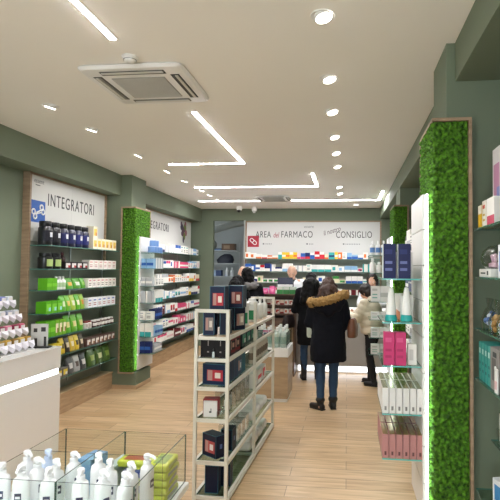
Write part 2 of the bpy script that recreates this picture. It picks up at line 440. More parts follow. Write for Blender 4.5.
# right, nearest the camera
moss_panel('moss panel in oak frame on the near right pier', (0.505, 0.688, 2.955), (0.505, 2.955, 3.40, -1), zb, zt,
           [(0.688, 2.925, zb-0.018, 0.706, 2.99, zt+0.018), (0.485, 2.925, zt, 0.688, 2.99, zt+0.018), (0.485, 2.925, zb-0.018, 0.688, 2.99, zb),
            (0.485, 2.99, zt, 0.575, 3.42, zt+0.018), (0.485, 3.40, zb, 0.575, 3.42, zt)])
moss_panel('moss panel in oak frame on the left pier', (-3.185, -3.005, 6.81), (-3.005, 6.81, 7.32, 1), zb, zt,
           [(-3.203, 6.78, zb-0.018, -3.185, 6.845, zt+0.018), (-3.185, 6.78, zt, -2.985, 6.845, zt+0.018), (-3.185, 6.78, zb-0.018, -2.985, 6.845, zb),
            (-3.075, 6.845, zt, -2.985, 7.34, zt+0.018), (-3.075, 7.32, zb, -2.985, 7.34, zt)])
moss_panel('small-looking moss panel on the far right pier', (0.64, 0.80, 6.81), (0.64, 6.81, 7.32, -1), zb, zt,
           [(0.80, 6.78, zb-0.018, 0.818, 6.845, zt+0.018), (0.622, 6.78, zt, 0.80, 6.845, zt+0.018), (0.622, 6.78, zb-0.018, 0.80, 6.845, zb),
            (0.622, 6.845, zt, 0.705, 7.34, zt+0.018), (0.622, 7.32, zb, 0.705, 7.34, zt)])

# white display panels with short glass shelves on the aisle side of each pier
def side_display(label, px, nx, y0, y1, ztop, zbot, shelf_z, depth, edge):
    t = thing('slatwall_display', label, 'display panel', (0, 0, 0), 0, 'white display panels on the piers')
    a, c = (px, px+0.02*nx); x0, x1 = min(a, c), max(a, c)
    p = MB(); nb = 9; hh = (ztop-zbot)/nb
    for i in range(nb): p.box(x0, y0, zbot+i*hh+0.003, x1, y1, zbot+(i+1)*hh-0.003, 0, bev=0.002)
    q = px+0.004*nx; q2 = px+0.012*nx
    p.box(min(q, q2), y0+0.004, zbot, max(q, q2), y1-0.004, ztop, 1)
    p.build('slat_wall', [WHITE, mat('#9a9a98')], t)
    e0, e1 = (px-0.012*nx, px-0.002*nx); ly = y0-.004 if nx < 0 else y0+.03
    MB().box(min(e0, e1), ly, zbot, max(e0, e1), ly+0.03, ztop).build('light_strip', LEDCOOL, t)
    for z in shelf_z:
        s0, s1 = px+0.022*nx, px+(0.022+depth)*nx
        MB().pane(min(s0, s1), y0+0.01, z-0.008, max(s0, s1), y1-0.02, z, 0, 1).build('glass_shelf', [SHELFGLASS, edge], t)
RG = [1.655, 1.40, 1.148, 0.872, 0.616]
LG = [1.93, 1.705, 1.455, 1.215, 0.97, 0.735, 0.50]
FG = [1.91, 1.67, 1.282, 1.041, 0.802, 0.577]
side_display('white slatted panel with teal-edged glass shelves, near right pier', 0.455, -1, 2.975, 3.47, 2.15, 0.28, RG, 0.225, TEALEDGE)
side_display('white slatted panel with small shelves on the left pier', -2.945, 1, 6.83, 7.36, 2.16, 0.27, LG, 0.21, SHELFEDGE)
side_display('white slatted panel with small shelves on the far right pier', 0.592, -1, 6.83, 7.36, 2.16, 0.27, FG, 0.27, SHELFEDGE)

# ================================================================== WALL SHELVING
INK = mat('#34363a', 0.6); INKRED = mat('#a3273f', 0.6)
def faceX(x, y, z):      # text plane facing +X, reading towards +Y
    return Matrix(((0, 0, 1, x), (1, 0, 0, y), (0, 1, 0, z), (0, 0, 0, 1)))
def faceNY(x, y, z):     # text plane facing -Y, reading towards +X
    return Matrix(((1, 0, 0, x), (0, 0, -1, y), (0, 1, 0, z), (0, 0, 0, 1)))
LB = [1.95, 1.69, 1.455, 1.20, 0.94, 0.715, 0.45]
XS0, XS1 = -3.445, -3.22
def wall_bay(label, y0, y1, shelf_z, sign_z, frame_near):
    t = thing('shelving_bay', label, 'shelving', (0, 0, 0), 0, 'left wall shelving bays')
    b = MB(); b.box(XL+0.002, y0+0.03, 0.24, XL+0.05, y1, sign_z); b.build('back_panel', GREYP, t)
    s = MB(); ym = (y0+y1)/2
    s.box(XL+0.052, y0+0.03, sign_z, XL+0.062, ym-0.001, 2.735); s.box(XL+0.052, ym+0.001, sign_z, XL+0.062, y1-0.03, 2.735)
    s.box(XL+0.002, y0+0.03, sign_z, XL+0.05, y1, 2.735)
    sg = s.build('sign_board', SIGNW, t)
    fr = MB(); fr.box(XL+0.001, y0, 0.24, XL+0.085, y0+0.03, 2.755); fr.box(XL+0.001, y0+0.03, 2.735, XL+0.085, y1, 2.752)
    if frame_near: fr.box(XL+0.05, y1-0.03, sign_z-0.2, XL+0.085, y1, 2.735)
    fr.build('wood_frame', OAKDARK, t)
    for z in shelf_z:
        MB().pane(XS0-0.024, y0+0.032, z-0.01, XS1, y1-0.032, z, 0, 1).build('glass_shelf', [SHELFGLASS, SHELFEDGE], t)
    n = max(2, int((y1-y0)/0.8)+1)
    for k in range(n):
        yy = y0+0.05+(y1-y0-0.1)*k/(n-1)
        u = MB(); u.box(XL+0.0505, yy-0.012, 0.3, XL+0.0515+0.012, yy+0.012, sign_z-0.02); u.build('upright', METAL, t)
    return t, sg
bay, sg = wall_bay('left wall shelving bay under the blue-square supplements sign', 5.06, 6.82, LB, 2.0, True)
xs = XL+0.0625
text('lettering', 'INTEGRATORI', 0.205, faceX(xs, 5.42, 2.425), INK, sg, 0.70, spacing=1.22)
tx = MB(); tx.box(xs, 5.11, 2.21, xs+0.004, 5.375, 2.455); lg = tx.build('blue_square', mat('#2458a8', 0.5), sg)
q = MB()
def ringbar(q, y, z, r, rr=0.009):
    q.tube([(xs+0.006, y+r*math.cos(a*math.pi/8), z+r*math.sin(a*math.pi/8)) for a in range(17)], rr, 6)
for (cy, cz) in ((5.185, 2.275), (5.155, 2.325), (5.30, 2.385), (5.33, 2.335)): ringbar(q, cy, cz, 0.028)
q.tube([(xs+0.006, 5.20, 2.315), (xs+0.006, 5.285, 2.35)], 0.009, 6); q.tube([(xs+0.006, 5.19, 2.30), (xs+0.006, 5.29, 2.325)], 0.007, 6)
q.build('dumbbell_icon', WHITE, lg)
text('logo', 'essere', 0.075, faceX(xs, 5.16, 2.655), mat('#7c7f80'), sg, 0.95)
text('logo', 'benessere', 0.022, faceX(xs, 5.19, 2.625), mat('#7c7f80'), sg, 0.95)

bay2, sg2 = wall_bay('long left wall shelving bay beyond the moss pier', 7.38, 10.83, [2.0, 1.72, 1.45, 1.17, 0.90, 0.65, 0.42], 2.06, False)
text('lettering', 'INTEGRATORI', 0.205, faceX(xs, 8.17, 2.42), INK, sg2, 0.80, spacing=1.22)
lf = MB()
leafc = []
for k, (dy, dz, ry, rz_) in enumerate(((0, 0, .11, .06), (.1, .06, .09, .08), (-.1, .05, .1, .07), (.16, -.05, .08, .07), (-.06, -.08, .09, .06), (.05, -.13, .08, .08), (0, -.2, .05, .08), (.12, .13, .06, .06), (-.14, .12, .05, .05))):
    lf.ell((xs+0.002, 10.28+dy, 2.53+dz), (0.004, ry, rz_), k % 4, seg=12, rings=8)
lf.build('leaf_emblem', [mat('#5b3a55'), mat('#6d7a3a'), mat('#3f3350'), mat('#9a5a6a')], sg2)

def plinth(label, y0, y1):
    t = thing('plinth', label, 'plinth', (0, 0, 0), 0, 'oak plinths along the left wall')
    MB().box(XL+0.002, y0, 0.002, -3.30, y1, 0.225, bev=0.003).build('front_board', OAK, t)
    MB().box(XL+0.002, y0, 0.2255, -3.29, y1, 0.24).build('top_board', OAK, t)
plinth('light oak plinth under the near left shelving bay', 4.46, 6.825)
plinth('light oak plinth under the far left shelving bay', 7.365, 10.85)

# back wall shelving with the pharmacy sign
t = thing('shelving_bay', 'wide back wall shelving under the pharmacy sign', 'shelving')
BZ = [1.94, 1.67, 1.43, 1.18, 0.93]
MB().box(-2.2, YB-0.04, 0.05, 0.70, YB+0.008, 2.02).build('back_panel', GREYP, t)
sgb = MB().box(-2.2, YB-0.03, 2.02, 0.70, YB+0.008, 2.745).build('sign_board', SIGNW, t)
fr = MB(); fr.box(-2.225, YB-0.06, 0.0, -2.2, YB+0.008, 2.77); fr.box(0.70, YB-0.06, 0, 0.73, YB+0.008, 2.77); fr.box(-2.2, YB-0.06, 2.745, 0.70, YB+0.008, 2.77)
fr.build('wood_frame', OAKDARK, t)
for z in BZ:
    MB().pane(-2.195, YB-0.27, z-0.01, 0.695, YB-0.042, z, 0, 1).build('glass_shelf', [SHELFGLASS, SHELFEDGE], t)
yb = YB-0.0305
text('lettering', 'AREA', 0.20, faceNY(-2.0, yb, 2.41), INK, sgb, 0.66, spacing=1.1)
text('lettering', 'del', 0.17, faceNY(-1.61, yb, 2.41), INKRED, sgb, 0.62, shear=0.2)
text('lettering', 'FARMACO', 0.20, faceNY(-1.44, yb, 2.41), INK, sgb, 0.70, spacing=1.1)
M = faceNY(-0.50, yb, 2.45) @ Matrix.Rotation(R(17), 4, 'Z')
text('lettering', 'il nostro', 0.15, M, mat('#5a4048'), sgb, 0.75, shear=0.25)
text('lettering', 'CONSIGLIO', 0.20, faceNY(-0.24, yb, 2.405), INK, sgb, 0.68, spacing=1.1)
text('logo', 'essere', 0.09, faceNY(-0.93, yb, 2.62), mat('#85888a'), sgb, 0.9)
dk = MB()
for (x, wd) in ((-1.84, 0.035), (-0.88, 0.035), (-0.09, 0.035)): dk.box(x, yb-0.002, 2.255, x+wd, yb+0.0, 2.285)
for (x0, n_, g) in ((-1.775, 4, 0.038), (-0.82, 3, 0.036), (-0.03, 9, 0.036)):
    for k in range(n_): dk.box(x0+k*g, yb-0.002, 2.258, x0+k*g+0.018, yb, 2.278)
dk.build('small_print', mat('#6b6e70'), sgb)
rq = MB().box(-2.175, yb-0.008, 2.20, -1.925, yb, 2.445).build('red_square', mat('#a81f35', 0.5), sgb)
pl = MB(); cx, cz = -2.05, 2.32
def pill(pl, a, L_, r, rr):
    M = Matrix.Translation((cx, yb-0.012, cz)) @ Matrix.Rotation(a, 4, 'Y')
    pts = []
    for k in range(9): q = -math.pi/2+math.pi*k/8; pts.append((L_+r*math.cos(q), 0, r*math.sin(q)))
    for k in range(9): q = math.pi/2+math.pi*k/8; pts.append((-L_+r*math.cos(q), 0, r*math.sin(q)))
    pts.append(pts[0]); pl.tube(pts, rr, 6, M=M); pl.tube([(0, 0, -r), (0, 0, r)], rr, 6, M=M)
pill(pl, R(42), 0.05, 0.035, 0.008)
pl.build('capsule_icon', WHITE, rq)

# right-hand near bay with glass shelves
t = thing('shelving_bay', 'right wall glass shelving at the photo edge by the moss frame', 'shelving')
MB().box(XR-0.03, 0.9, 0.15, XR-0.002, 2.94, 2.80).build('back_panel', mat('#3c4338', 0.6), t)
NB = [1.94, 1.67, 1.385, 1.11, 0.77, 0.50]
for i, z in enumerate(NB):
    MB().pane(0.715 if i != 4 else 0.80, 0.92, z-0.008, XR-0.032, 2.93, z, 0, 1).build('glass_shelf', [SHELFGLASS, SHELFEDGE], t)
MB().box(XR-0.035, 1.9, 0.3, XR-0.0305, 1.92, 2.6).build('upright', METAL, t)
t = thing('plinth', 'low oak plinth under the right wall shelving', 'plinth')
MB().box(0.74, 0.9, 0.002, XR-0.002, 2.955, 0.14, bev=0.003).build('board', OAK, t)

# right wall bay between the piers: shelves hidden mostly by the display panel
t = thing('shelving_bay', 'right wall shelving glimpsed between the two moss piers', 'shelving')
MB().box(XR-0.03, 3.45, 0.2, XR-0.002, 6.8, 2.1).build('back_panel', GREYP, t)
RB = [2.0, 1.74, 1.46, 1.2, 0.94, 0.68]
for z in RB:
    MB().pane(0.74, 3.5, z-0.01, XR-0.032, 6.75, z, 0, 1).build('glass_shelf', [SHELFGLASS, SHELFEDGE], t)

# ================================================================== PRODUCTS
PAT = {'plain': ([0, 1], [0, 1], [[0]]),
       'band': ([0, 1], [0, .30, .58, 1], [[0], [1], [0]]),
       'foot': ([0, 1], [0, .35, 1], [[1], [0]]),
       'top': ([0, 1], [0, .62, 1], [[0], [1]]),
       'block': ([0, .15, .62, 1], [0, .22, .75, 1], [[0, 0, 0], [0, 1, 0], [0, 0, 0]]),
       'text': ([0, .14, .72, 1], [0, .22, .30, .42, .50, .70, .84, 1], [[0,0,0],[0,2,0],[0,0,0],[0,2,0],[0,0,0],[0,1,0],[0,0,0]]),
       'side': ([0, .30, 1], [0, 1], [[1, 0]]),
       'duo': ([0, .12, .5, .88, 1], [0, .2, .5, .8, 1], [[0,0,0,0],[0,1,2,0],[0,1,1,0],[0,0,0,0]])}
def carton_mb(w_, d_, h_, pat, top=None):
    """front faces -Y, base at z=0, centred in x and y"""
    b = MB(); x0, x1, y0, y1 = -w_/2, w_/2, -d_/2, d_/2
    vs = [(x0,y0,0),(x1,y0,0),(x1,y1,0),(x0,y1,0),(x0,y0,h_),(x1,y0,h_),(x1,y1,h_),(x0,y1,h_)]
    b.add(vs, [(0,3,2,1),(4,5,6,7),(1,2,6,5),(2,3,7,6),(3,0,4,7)], [0, top if top is not None else 0, 0, 0, 0])
    cs, rs, mm = PAT[pat]
    for j in range(len(rs)-1):
        for i in range(len(cs)-1):
            a0, a1 = x0+w_*cs[i], x0+w_*cs[i+1]; z0, z1 = h_*rs[j], h_*rs[j+1]
            b.add([(a0,y0,z0),(a1,y0,z0),(a1,y0,z1),(a0,y0,z1)], [(0,1,2,3)], mm[j][i])
    return b
def card(h): return mat(h, 0.5, var=0.03, scale=9, spec=0.3)
def carton(label, loc, rz, dims, cols, pat, name='carton', cat='box', group=None):
    o = carton_mb(*dims, pat).build(name, [card(c) for c in (list(cols)+['#3a3a40'])[:3]] if len(cols) < 3 else [card(c) for c in cols], None, loc, rz)
    return tag(o, label, cat, group)
def jar_mesh(r, h, body, lid, lab):
    b = MB().lathe([(r*.94, 0), (r, .006), (r, h*.72), (r*.86, h*.79)], 18, 0)
    return b
def jar(label, loc, r, h, body='#14171f', lid='#101014', lab='#e8e8ea', name='supplement_jar', cat='jar', group=None, rz=0, labw=0.9, mark=None):
    t = thing(name, label, cat, loc, rz, group)
    MB().lathe([(r*.95, 0), (r, .008), (r, h*.70), (r*.80, h*.80)], 18).build('body', mat(body, 0.3, coat=0.3), t, smooth=35)
    MB().lathe([(r*.84, h*.79), (r*.86, h*.80), (r*.86, h*.98), (r*.82, h)], 18).build('lid', mat(lid, 0.35), t, smooth=35)
    b = MB(); n_ = 9
    for k in range(n_):
        a0 = -math.pi/2-labw+2*labw*k/n_; a1 = -math.pi/2-labw+2*labw*(k+1)/n_; q = r+0.0012
        b.add([(q*math.cos(a0), q*math.sin(a0), h*.16), (q*math.cos(a1), q*math.sin(a1), h*.16), (q*math.cos(a1), q*math.sin(a1), h*.6), (q*math.cos(a0), q*math.sin(a0), h*.6)], [(0, 1, 2, 3)])
    lo = b.build('label', card(lab), t)
    if mark:
        b = MB()
        for k in range(5):
            a0 = -math.pi/2-.30+.60*k/5; a1 = -math.pi/2-.30+.60*(k+1)/5; q = r+0.0022
            b.add([(q*math.cos(a0), q*math.sin(a0), h*.34), (q*math.cos(a1), q*math.sin(a1), h*.34), (q*math.cos(a1), q*math.sin(a1), h*.54), (q*math.cos(a0), q*math.sin(a0), h*.54)], [(0, 1, 2, 3)])
        b.build('emblem', card(mark), lo)
    return t
def bottle(label, loc, r, h, body='#f1f1f1', cap='#e6e6e6', band=None, name='bottle', cat='bottle', group=None, neck=0.38, rz=0):
    cols = [body, cap, band or body]
    b = MB().lathe([(r*.92, 0), (r, .005), (r, h*.18), (r, h*.52), (r, h*.62), (r*.85, h*.70), (r*neck, h*.76), (r*neck, h*.80), (r*neck*1.25, h*.80), (r*neck*1.2, h*.985), (r*neck*.9, h)], 16,
                   [0, 0, 2, 0, 0, 0, 0, 1, 1, 1])
    o = b.build(name, [mat(c, 0.35, coat=0.2) for c in cols], None, loc, rz, smooth=40)
    return tag(o, label, cat, group)
def pouch(label, loc, rz, dims, cols, name='pouch', cat='pouch', group=None):
    w_, d_, h_ = dims
    b = MB(); rings = [(0, 0, 0, w_/2, d_/2), (h_*.15, 0, 0, w_/2, d_*.52), (h_*.5, 0, 0, w_*.49, d_*.40), (h_*.8, 0, 0, w_*.48, d_*.2), (h_*.9, 0, 0, w_*.49, .004), (h_, 0, 0, w_*.49, .003)]
    b.loft(rings, 20, 0, p=4)
    b.loft([(h_*.30, 0, -d_*.08, w_*.33, d_*.405), (h_*.62, 0, -d_*.08, w_*.33, d_*.30)], 12, 1, p=5)
    o = b.build(name, [mat(c, 0.3, coat=0.3, bump=0.15, bscale=30) for c in cols], None, loc, rz, smooth=50)
    return tag(o, label, cat, group)
CN = {'#f1efe9': 'white', '#2e5fb0': 'blue', '#1d2c66': 'navy', '#d94b78': 'pink', '#c8202e': 'red', '#e8762e': 'orange', '#f0c830': 'yellow', '#3f9a4a': 'green', '#3aa6a4': 'teal', '#8fb8dc': 'pale blue', '#e9c3c9': 'pale pink', '#b9bcc0': 'grey', '#7d4a8c': 'purple', '#6cb526': 'lime green', '#2b2426': 'black', '#e9dfc0': 'cream', '#6b1d24': 'dark red', '#8b6a4a': 'brown'}
CI = {v: k for k, v in CN.items()}
def fill_row(face, a0, a1, front, z, seq, where, group, hmax=0.15, dmax=0.14, gap=0.006, flip=False, name='medicine_box'):
    """walk along a shelf edge from a0 to a1 setting out cartons; seq cycles (base, accent, pattern, w, h)"""
    i = 0; a = a0; s = 1 if a1 > a0 else -1
    while True:
        base, acc, pt, w_, h_ = seq[i % len(seq)]
        if s*(a+s*w_) > s*a1 or i >= len(ORD): break
        d_ = min(dmax, 0.06+0.5*w_); c = a+s*w_/2
        nm = base if pt == 'plain' or acc == base else f'{base} and {acc}'
        lab = f'{nm} carton, {ORD[i]} from the {"right" if flip else "left"} {where}'
        if face == '+X': loc, rz = (front-d_/2, c, z+0.0004), R(90)
        elif face == '-X': loc, rz = (front+d_/2, c, z+0.0004), R(-90)
        else: loc, rz = (c, front+d_/2, z+0.0004), 0
        carton(lab, loc, rz, (w_, d_, min(h_, hmax)), [CI[base], CI[acc]], pt, name=name, group=group)
        a += s*(w_+gap); i += 1
def rseq(rng, pal, n, w0, w1, h0, h1):
    out = []
    while len(out) < n:
        base, acc = rng.choice(pal); pt = rng.choice(['band', 'foot', 'top', 'block', 'text', 'side', 'duo'])
        w_ = rng.uniform(w0, w1); h_ = rng.uniform(h0, h1)
        for k in range(rng.choice((1, 2, 2, 3))): out.append((base, acc, pt, w_, h_))
    return out[:n]

# ---------------- near left bay
def Lx(d): return -3.235-d/2
G1 = 'supplements on the near left bay'
for i in range(6):
    jar(f'large black supplement tub with white emblem, {ORD[i]} from the left on the top left shelf', (-3.318, 5.175+i*0.158, LB[0]+.0004), 0.075, 0.265, ['#15171d', '#15171d', '#181d3a', '#181d3a', '#1a1f44', '#1a1f44'][i], '#0e0f12', ['#20222c', '#20222c', '#252a5a', '#252a5a', '#2a3070', '#2a3070'][i], group='black tubs on the top left shelf', rz=R(90), labw=1.3, mark='#d4d7e2')
for i in range(6):
    carton(f'cream box with yellow front, {ORD[i]} from the left beside the black tubs', (Lx(.1), 6.13+i*0.108, LB[0]+.0004), R(90), (.10, .10, .14), ['#efe6cf', '#e8c65e', '#c98a4a'], 'duo', group='cream boxes beside the black tubs')
carton('cream box standing on another at the end of the black tubs', (Lx(.1), 6.13, LB[0]+.141), R(90), (.10, .10, .15), ['#efe6cf', '#e8c65e', '#c98a4a'], 'duo')
for i in range(2):
    jar(f'squat black tub with green label, {["left","right"][i]} one of two on the second shelf', (-3.318, 5.19+i*0.165, LB[1]+.0004), 0.077, 0.175, '#1a1c1c', '#111213', '#a9bf7a', group='squat black tubs', rz=R(90), labw=0.8)
bottle('dark red bottle behind the small black boxes on the second left shelf', (-3.38, 5.62, LB[1]+.0004), 0.04, 0.20, '#3a1216', '#5a1a1e', name='dark_bottle')
for i in range(4):
    carton(f'low black and red box, {ORD[i]} from the left on the second left shelf', (Lx(.09), 5.51+i*0.128, LB[1]+.0004), R(90), (.12, .09, .085), ['#2a2224', '#d8d4d0', '#a82430'], 'duo', group='low black and red boxes')
for i in range(6):
    carton(f'pale pink and white box, {ORD[i]} from the left on the second left shelf', (Lx(.1), 6.05+i*0.124, LB[1]+.0004), R(90), (.115, .10, .115), ['#efe7e2', '#dba9a6', '#b5757a'], 'text', group='pale pink boxes, second shelf')
for i in range(2):
    carton(f'bright green box, {["left","right"][i]} one of two on the third left shelf', (Lx(.11), 5.155+i*0.095, LB[2]+.0004), R(90), (.09, .11, .13), ['#5fae20', '#79c832', '#e8efdc'], 'band', group='green boxes, third shelf')
for i in range(3):
    bottle(f'white bottle with green band, {ORD[i]} of three between green goods on the third left shelf', (-3.275, 5.335+i*0.07, LB[2]+.0004), 0.031, 0.15, '#e9ece6', '#d8dad6', '#a9c79a', group='white bottles, third shelf')
for i, (yy, wd) in enumerate(((5.60, .15), (5.77, .16), (5.91, .10))):
    pouch(f'rounded green pouch, {ORD[i]} of three on the third left shelf', (-3.30, yy, LB[2]+.0004), R(90), (wd, .10, .125), ['#4f9a24', ['#e0a23a', '#d9dfcf', '#8fbf4a'][i]], group='green pouches, third shelf')
for i in range(7):
    carton(f'white and pink box, {ORD[i]} from the left on the third left shelf', (Lx(.1), 6.03+i*0.109, LB[2]+.0004), R(90), (.10, .10, .115), ['#ece6e0', '#cf8f95', '#5b4a4a'], 'text', group='white and pink boxes, third shelf')
for i in range(3):
    carton(f'wide green box, {ORD[i]} from the left on the fourth left shelf', (Lx(.12), 5.15+i*0.108, LB[3]+.0004), R(90), (.10, .12, .13), ['#58ab1c', '#7cc93a', '#9ad6dc'], 'duo', group='wide green boxes')
for i in range(5):
    pouch(f'green tea pouch, {ORD[i]} from the left on the fourth left shelf', (-3.30, 5.48+i*0.105, LB[3]+.0004), R(90), (.10, .10, .18), [['#58a81e', '#6bb32a', '#a9c24a', '#5fae20', '#8fb83a'][i], ['#cfe0b8', '#e7c46a', '#e9e6cf', '#f0ead2', '#d98a3a'][i]], group='green tea pouches, fourth shelf')
for i in range(6):
    carton(f'white and blue box, {ORD[i]} from the left on the fourth left shelf', (Lx(.1), 6.04+i*0.126, LB[3]+.0004), R(90), (.118, .10, .12), ['#e9e9ee', '#6d7fc0', '#b05a5a'], 'text', group='white and blue boxes, fourth shelf')
for i in range(2):
    carton(f'tall green box, {["left","right"][i]} one of two on the fifth left shelf', (Lx(.12), 5.145+i*0.092, LB[4]+.0004), R(90), (.086, .12, .175), ['#5aa81c', '#79c832', '#dfe8cf'], 'band', group='tall green boxes')
for i in range(3):
    carton(f'slim green and cream box, {ORD[i]} of three on the fifth left shelf', (Lx(.1), 5.32+i*0.075, LB[4]+.0004), R(90), (.066, .10, .17), ['#74b02c', '#e6ddbd', '#8a6a3a'], 'duo', group='slim green boxes')
for i in range(3):
    pouch(f'tall green pouch, {ORD[i]} of three on the fifth left shelf', (-3.30, 5.59+i*0.145, LB[4]+.0004), R(90), (.125, .09, .20), [['#4f9e1e', '#63ab2a', '#57a220'][i], '#d5c88a'], group='tall green pouches, fifth shelf')
for i in range(2):
    jar(f'small white jar with red lid, {["left","right"][i]} of two on the fifth left shelf', (-3.285, 6.02+i*0.085, LB[4]+.0004), 0.036, 0.09, '#e4e0dc', '#8a1f28', '#c9c0b8', group='small white jars', rz=R(90))
for i in range(6):
    jar(f'dark red jar with white label, {ORD[i]} from the left on the fifth left shelf', (-3.285, 6.22+i*0.095, LB[4]+.0004), 0.042, 0.085, '#4a1a1e', '#d9d5d2', '#e4dfda', group='dark red jars', rz=R(90), labw=1.2)
for i in range(3):
    carton(f'yellow pack, {ORD[i]} from the left on the sixth left shelf', (Lx(.1), 5.15+i*0.115, LB[5]+.0004), R(90), (.105, .10, .125), ['#d8c22e', '#7fae2a', '#e9e2b0'], 'block', group='yellow packs, sixth shelf')
for i in range(5):
    pouch(f'yellow and black pouch, {ORD[i]} from the left on the sixth left shelf', (-3.30, 5.49+i*0.105, LB[5]+.0004), R(90), (.10, .09, .175), [['#d9b82a', '#3a322a', '#c9a93a', '#dcbf36', '#4a3f30'][i], ['#3a342c', '#d8c8a8', '#e6dcc0', '#3b332b', '#d9cdb0'][i]], group='yellow and black pouches')
for i in range(7):
    carton(f'brown and white pack, {ORD[i]} from the left on the sixth left shelf', (Lx(.09), 6.03+i*0.109, LB[5]+.0004), R(90), (.10, .09, .10), ['#5d4640', '#d9d2ca', '#8a5a3a'], 'duo', group='brown and white packs')
for i in range(4):
    carton(f'small yellow and grey box, {ORD[i]} from the left on the lowest left shelf', (Lx(.1), 5.16+i*0.118, LB[6]+.0004), R(90), (.105, .10, .10), ['#6a675f', '#d0bd3e', '#d9d6cc'], 'duo', group='small yellow and grey boxes')
for i in range(3):
    pouch(f'silver and black bag, {ORD[i]} of three on the lowest left shelf', (-3.30, 5.67+i*0.145, LB[6]+.0004), R(90), (.135, .10, .19), [['#4a4a4c', '#a9a8aa', '#3a3a3d'][i], ['#c9c7c6', '#5d4f4a', '#d6d4d2'][i]], group='silver and black bags')
for i in range(3):
    pouch(f'dark green bag, {ORD[i]} of three on the lowest left shelf', (-3.30, 6.17+i*0.2, LB[6]+.0004), R(90), (.18, .11, .21), ['#45602a', ['#8fa05a', '#c8cfa0', '#7f9a4a'][i]], group='dark green bags')

# ---------------- far left bay: medicine cartons
SH = ['top', 'second', 'third', 'fourth', 'fifth', 'sixth', 'lowest']
rng = random.Random(3)
pal_mix = [('white', 'blue'), ('white', 'pale blue'), ('white', 'orange'), ('white', 'navy'), ('white', 'red'), ('pale blue', 'white'), ('white', 'grey'), ('white', 'teal')]
pal_pink = [('white', 'pink'), ('white', 'red'), ('pink', 'white'), ('white', 'pale blue'), ('white', 'pale pink'), ('dark red', 'white'), ('white', 'blue')]
pal_warm = [('white', 'orange'), ('white', 'yellow'), ('cream', 'red'), ('orange', 'white'), ('white', 'grey'), ('white', 'pale pink')]
for i, z in enumerate([2.0, 1.72, 1.45, 1.17, 0.90, 0.65, 0.42]):
    pal = [pal_mix, pal_mix+pal_pink, pal_warm, pal_mix+[('yellow', 'white')], pal_pink, pal_pink, pal_pink][i]
    fill_row('+X', 7.45, 10.78, -3.235, z, rseq(rng, pal, 40, .10, .17, .10, .17), f'on the {SH[i]} far left shelf', f'cartons on the {SH[i]} far left shelf', hmax=.18)

# ---------------- pier display shelves (left)
GL = 'goods on the left pier panel'
for i in range(4):
    o = MB().lathe([(0.046, 0), (0.048, 0.004), (0.048, 0.086), (0.046, 0.09)], 20, [0, 1, 0])
    o = o.build('tape_roll', [mat('#c4d4ea', 0.4), mat('#6f97d2', 0.4)], None, (-2.79, 6.90+i*0.102, LG[0]+.0004), 0, smooth=40)
    tag(o, f'pale blue roll tub, {ORD[i]} from the front on the top left pier shelf', 'tub', 'pale blue roll tubs')
for i in range(2):
    o = MB().lathe([(0.046, 0), (0.048, 0.004), (0.048, 0.086), (0.046, 0.09)], 20, [0, 1, 0]).build('tape_roll', [mat('#c4d4ea', 0.4), mat('#6f97d2', 0.4)], None, (-2.79, 6.951+i*0.102, LG[0]+.091), 0, smooth=40)
    tag(o, f'pale blue roll tub stacked on the others, {["front","rear"][i]} one', 'tub', 'pale blue roll tubs')
lrows = [('pale blue', 'blue', 'band', .10, .14), ('grey', 'white', 'band', .09, .12), ('grey', 'white', 'side', .09, .17), ('white', 'grey', 'text', .10, .12), ('white', 'teal', 'foot', .09, .19), ('navy', 'blue', 'band', .085, .16)]
for i, z in enumerate(LG[1:]):
    for k in range(2):
        b_, a_, p_, w_, h_ = lrows[i]
        carton(f'{b_} and {a_} box, {["inner","outer"][k]} one at the front of the {SH[i+1]} left pier shelf', (-2.905+k*(w_+.008), 6.92, z+.0004), 0, (w_, .09, h_), [CI[b_], CI[a_]], p_, group=f'boxes on the {SH[i+1]} left pier shelf')
    b_, a_, p_, w_, h_ = lrows[(i+2) % 6]
    for k in range(3):
        carton(f'{b_} and {a_} box, {ORD[k]} along the aisle edge of the {SH[i+1]} left pier shelf', (-2.795, 7.025+k*(w_+.006), z+.0004), R(90), (w_, .10, h_*.9), [CI[b_], CI[a_]], p_, group=f'side boxes on the {SH[i+1]} left pier shelf')

# ---------------- back wall shelves
rng = random.Random(8)
top_seq = [('white', 'orange', 'block', .10, .14), ('white', 'orange', 'block', .12, .12), ('white', 'orange', 'foot', .12, .10), ('white', 'red', 'foot', .12, .08), ('orange', 'white', 'band', .10, .07), ('white', 'orange', 'foot', .12, .07), ('teal', 'white', 'top', .08, .14), ('yellow', 'white', 'band', .075, .14), ('yellow', 'orange', 'band', .075, .14), ('yellow', 'white', 'top', .075, .14), ('yellow', 'orange', 'band', .075, .14), ('pale pink', 'pink', 'foot', .07, .11), ('blue', 'pink', 'foot', .09, .12), ('navy', 'red', 'foot', .10, .13), ('blue', 'white', 'top', .09, .13), ('red', 'white', 'band', .10, .16), ('red', 'white', 'top', .10, .15), ('cream', 'orange', 'foot', .08, .10), ('teal', 'navy', 'band', .12, .14), ('yellow', 'white', 'band', .06, .15), ('orange', 'white', 'block', .09, .14), ('white', 'grey', 'text', .09, .14), ('pale blue', 'blue', 'foot', .10, .13), ('blue', 'pale blue', 'top', .12, .09), ('white', 'blue', 'foot', .10, .09)]
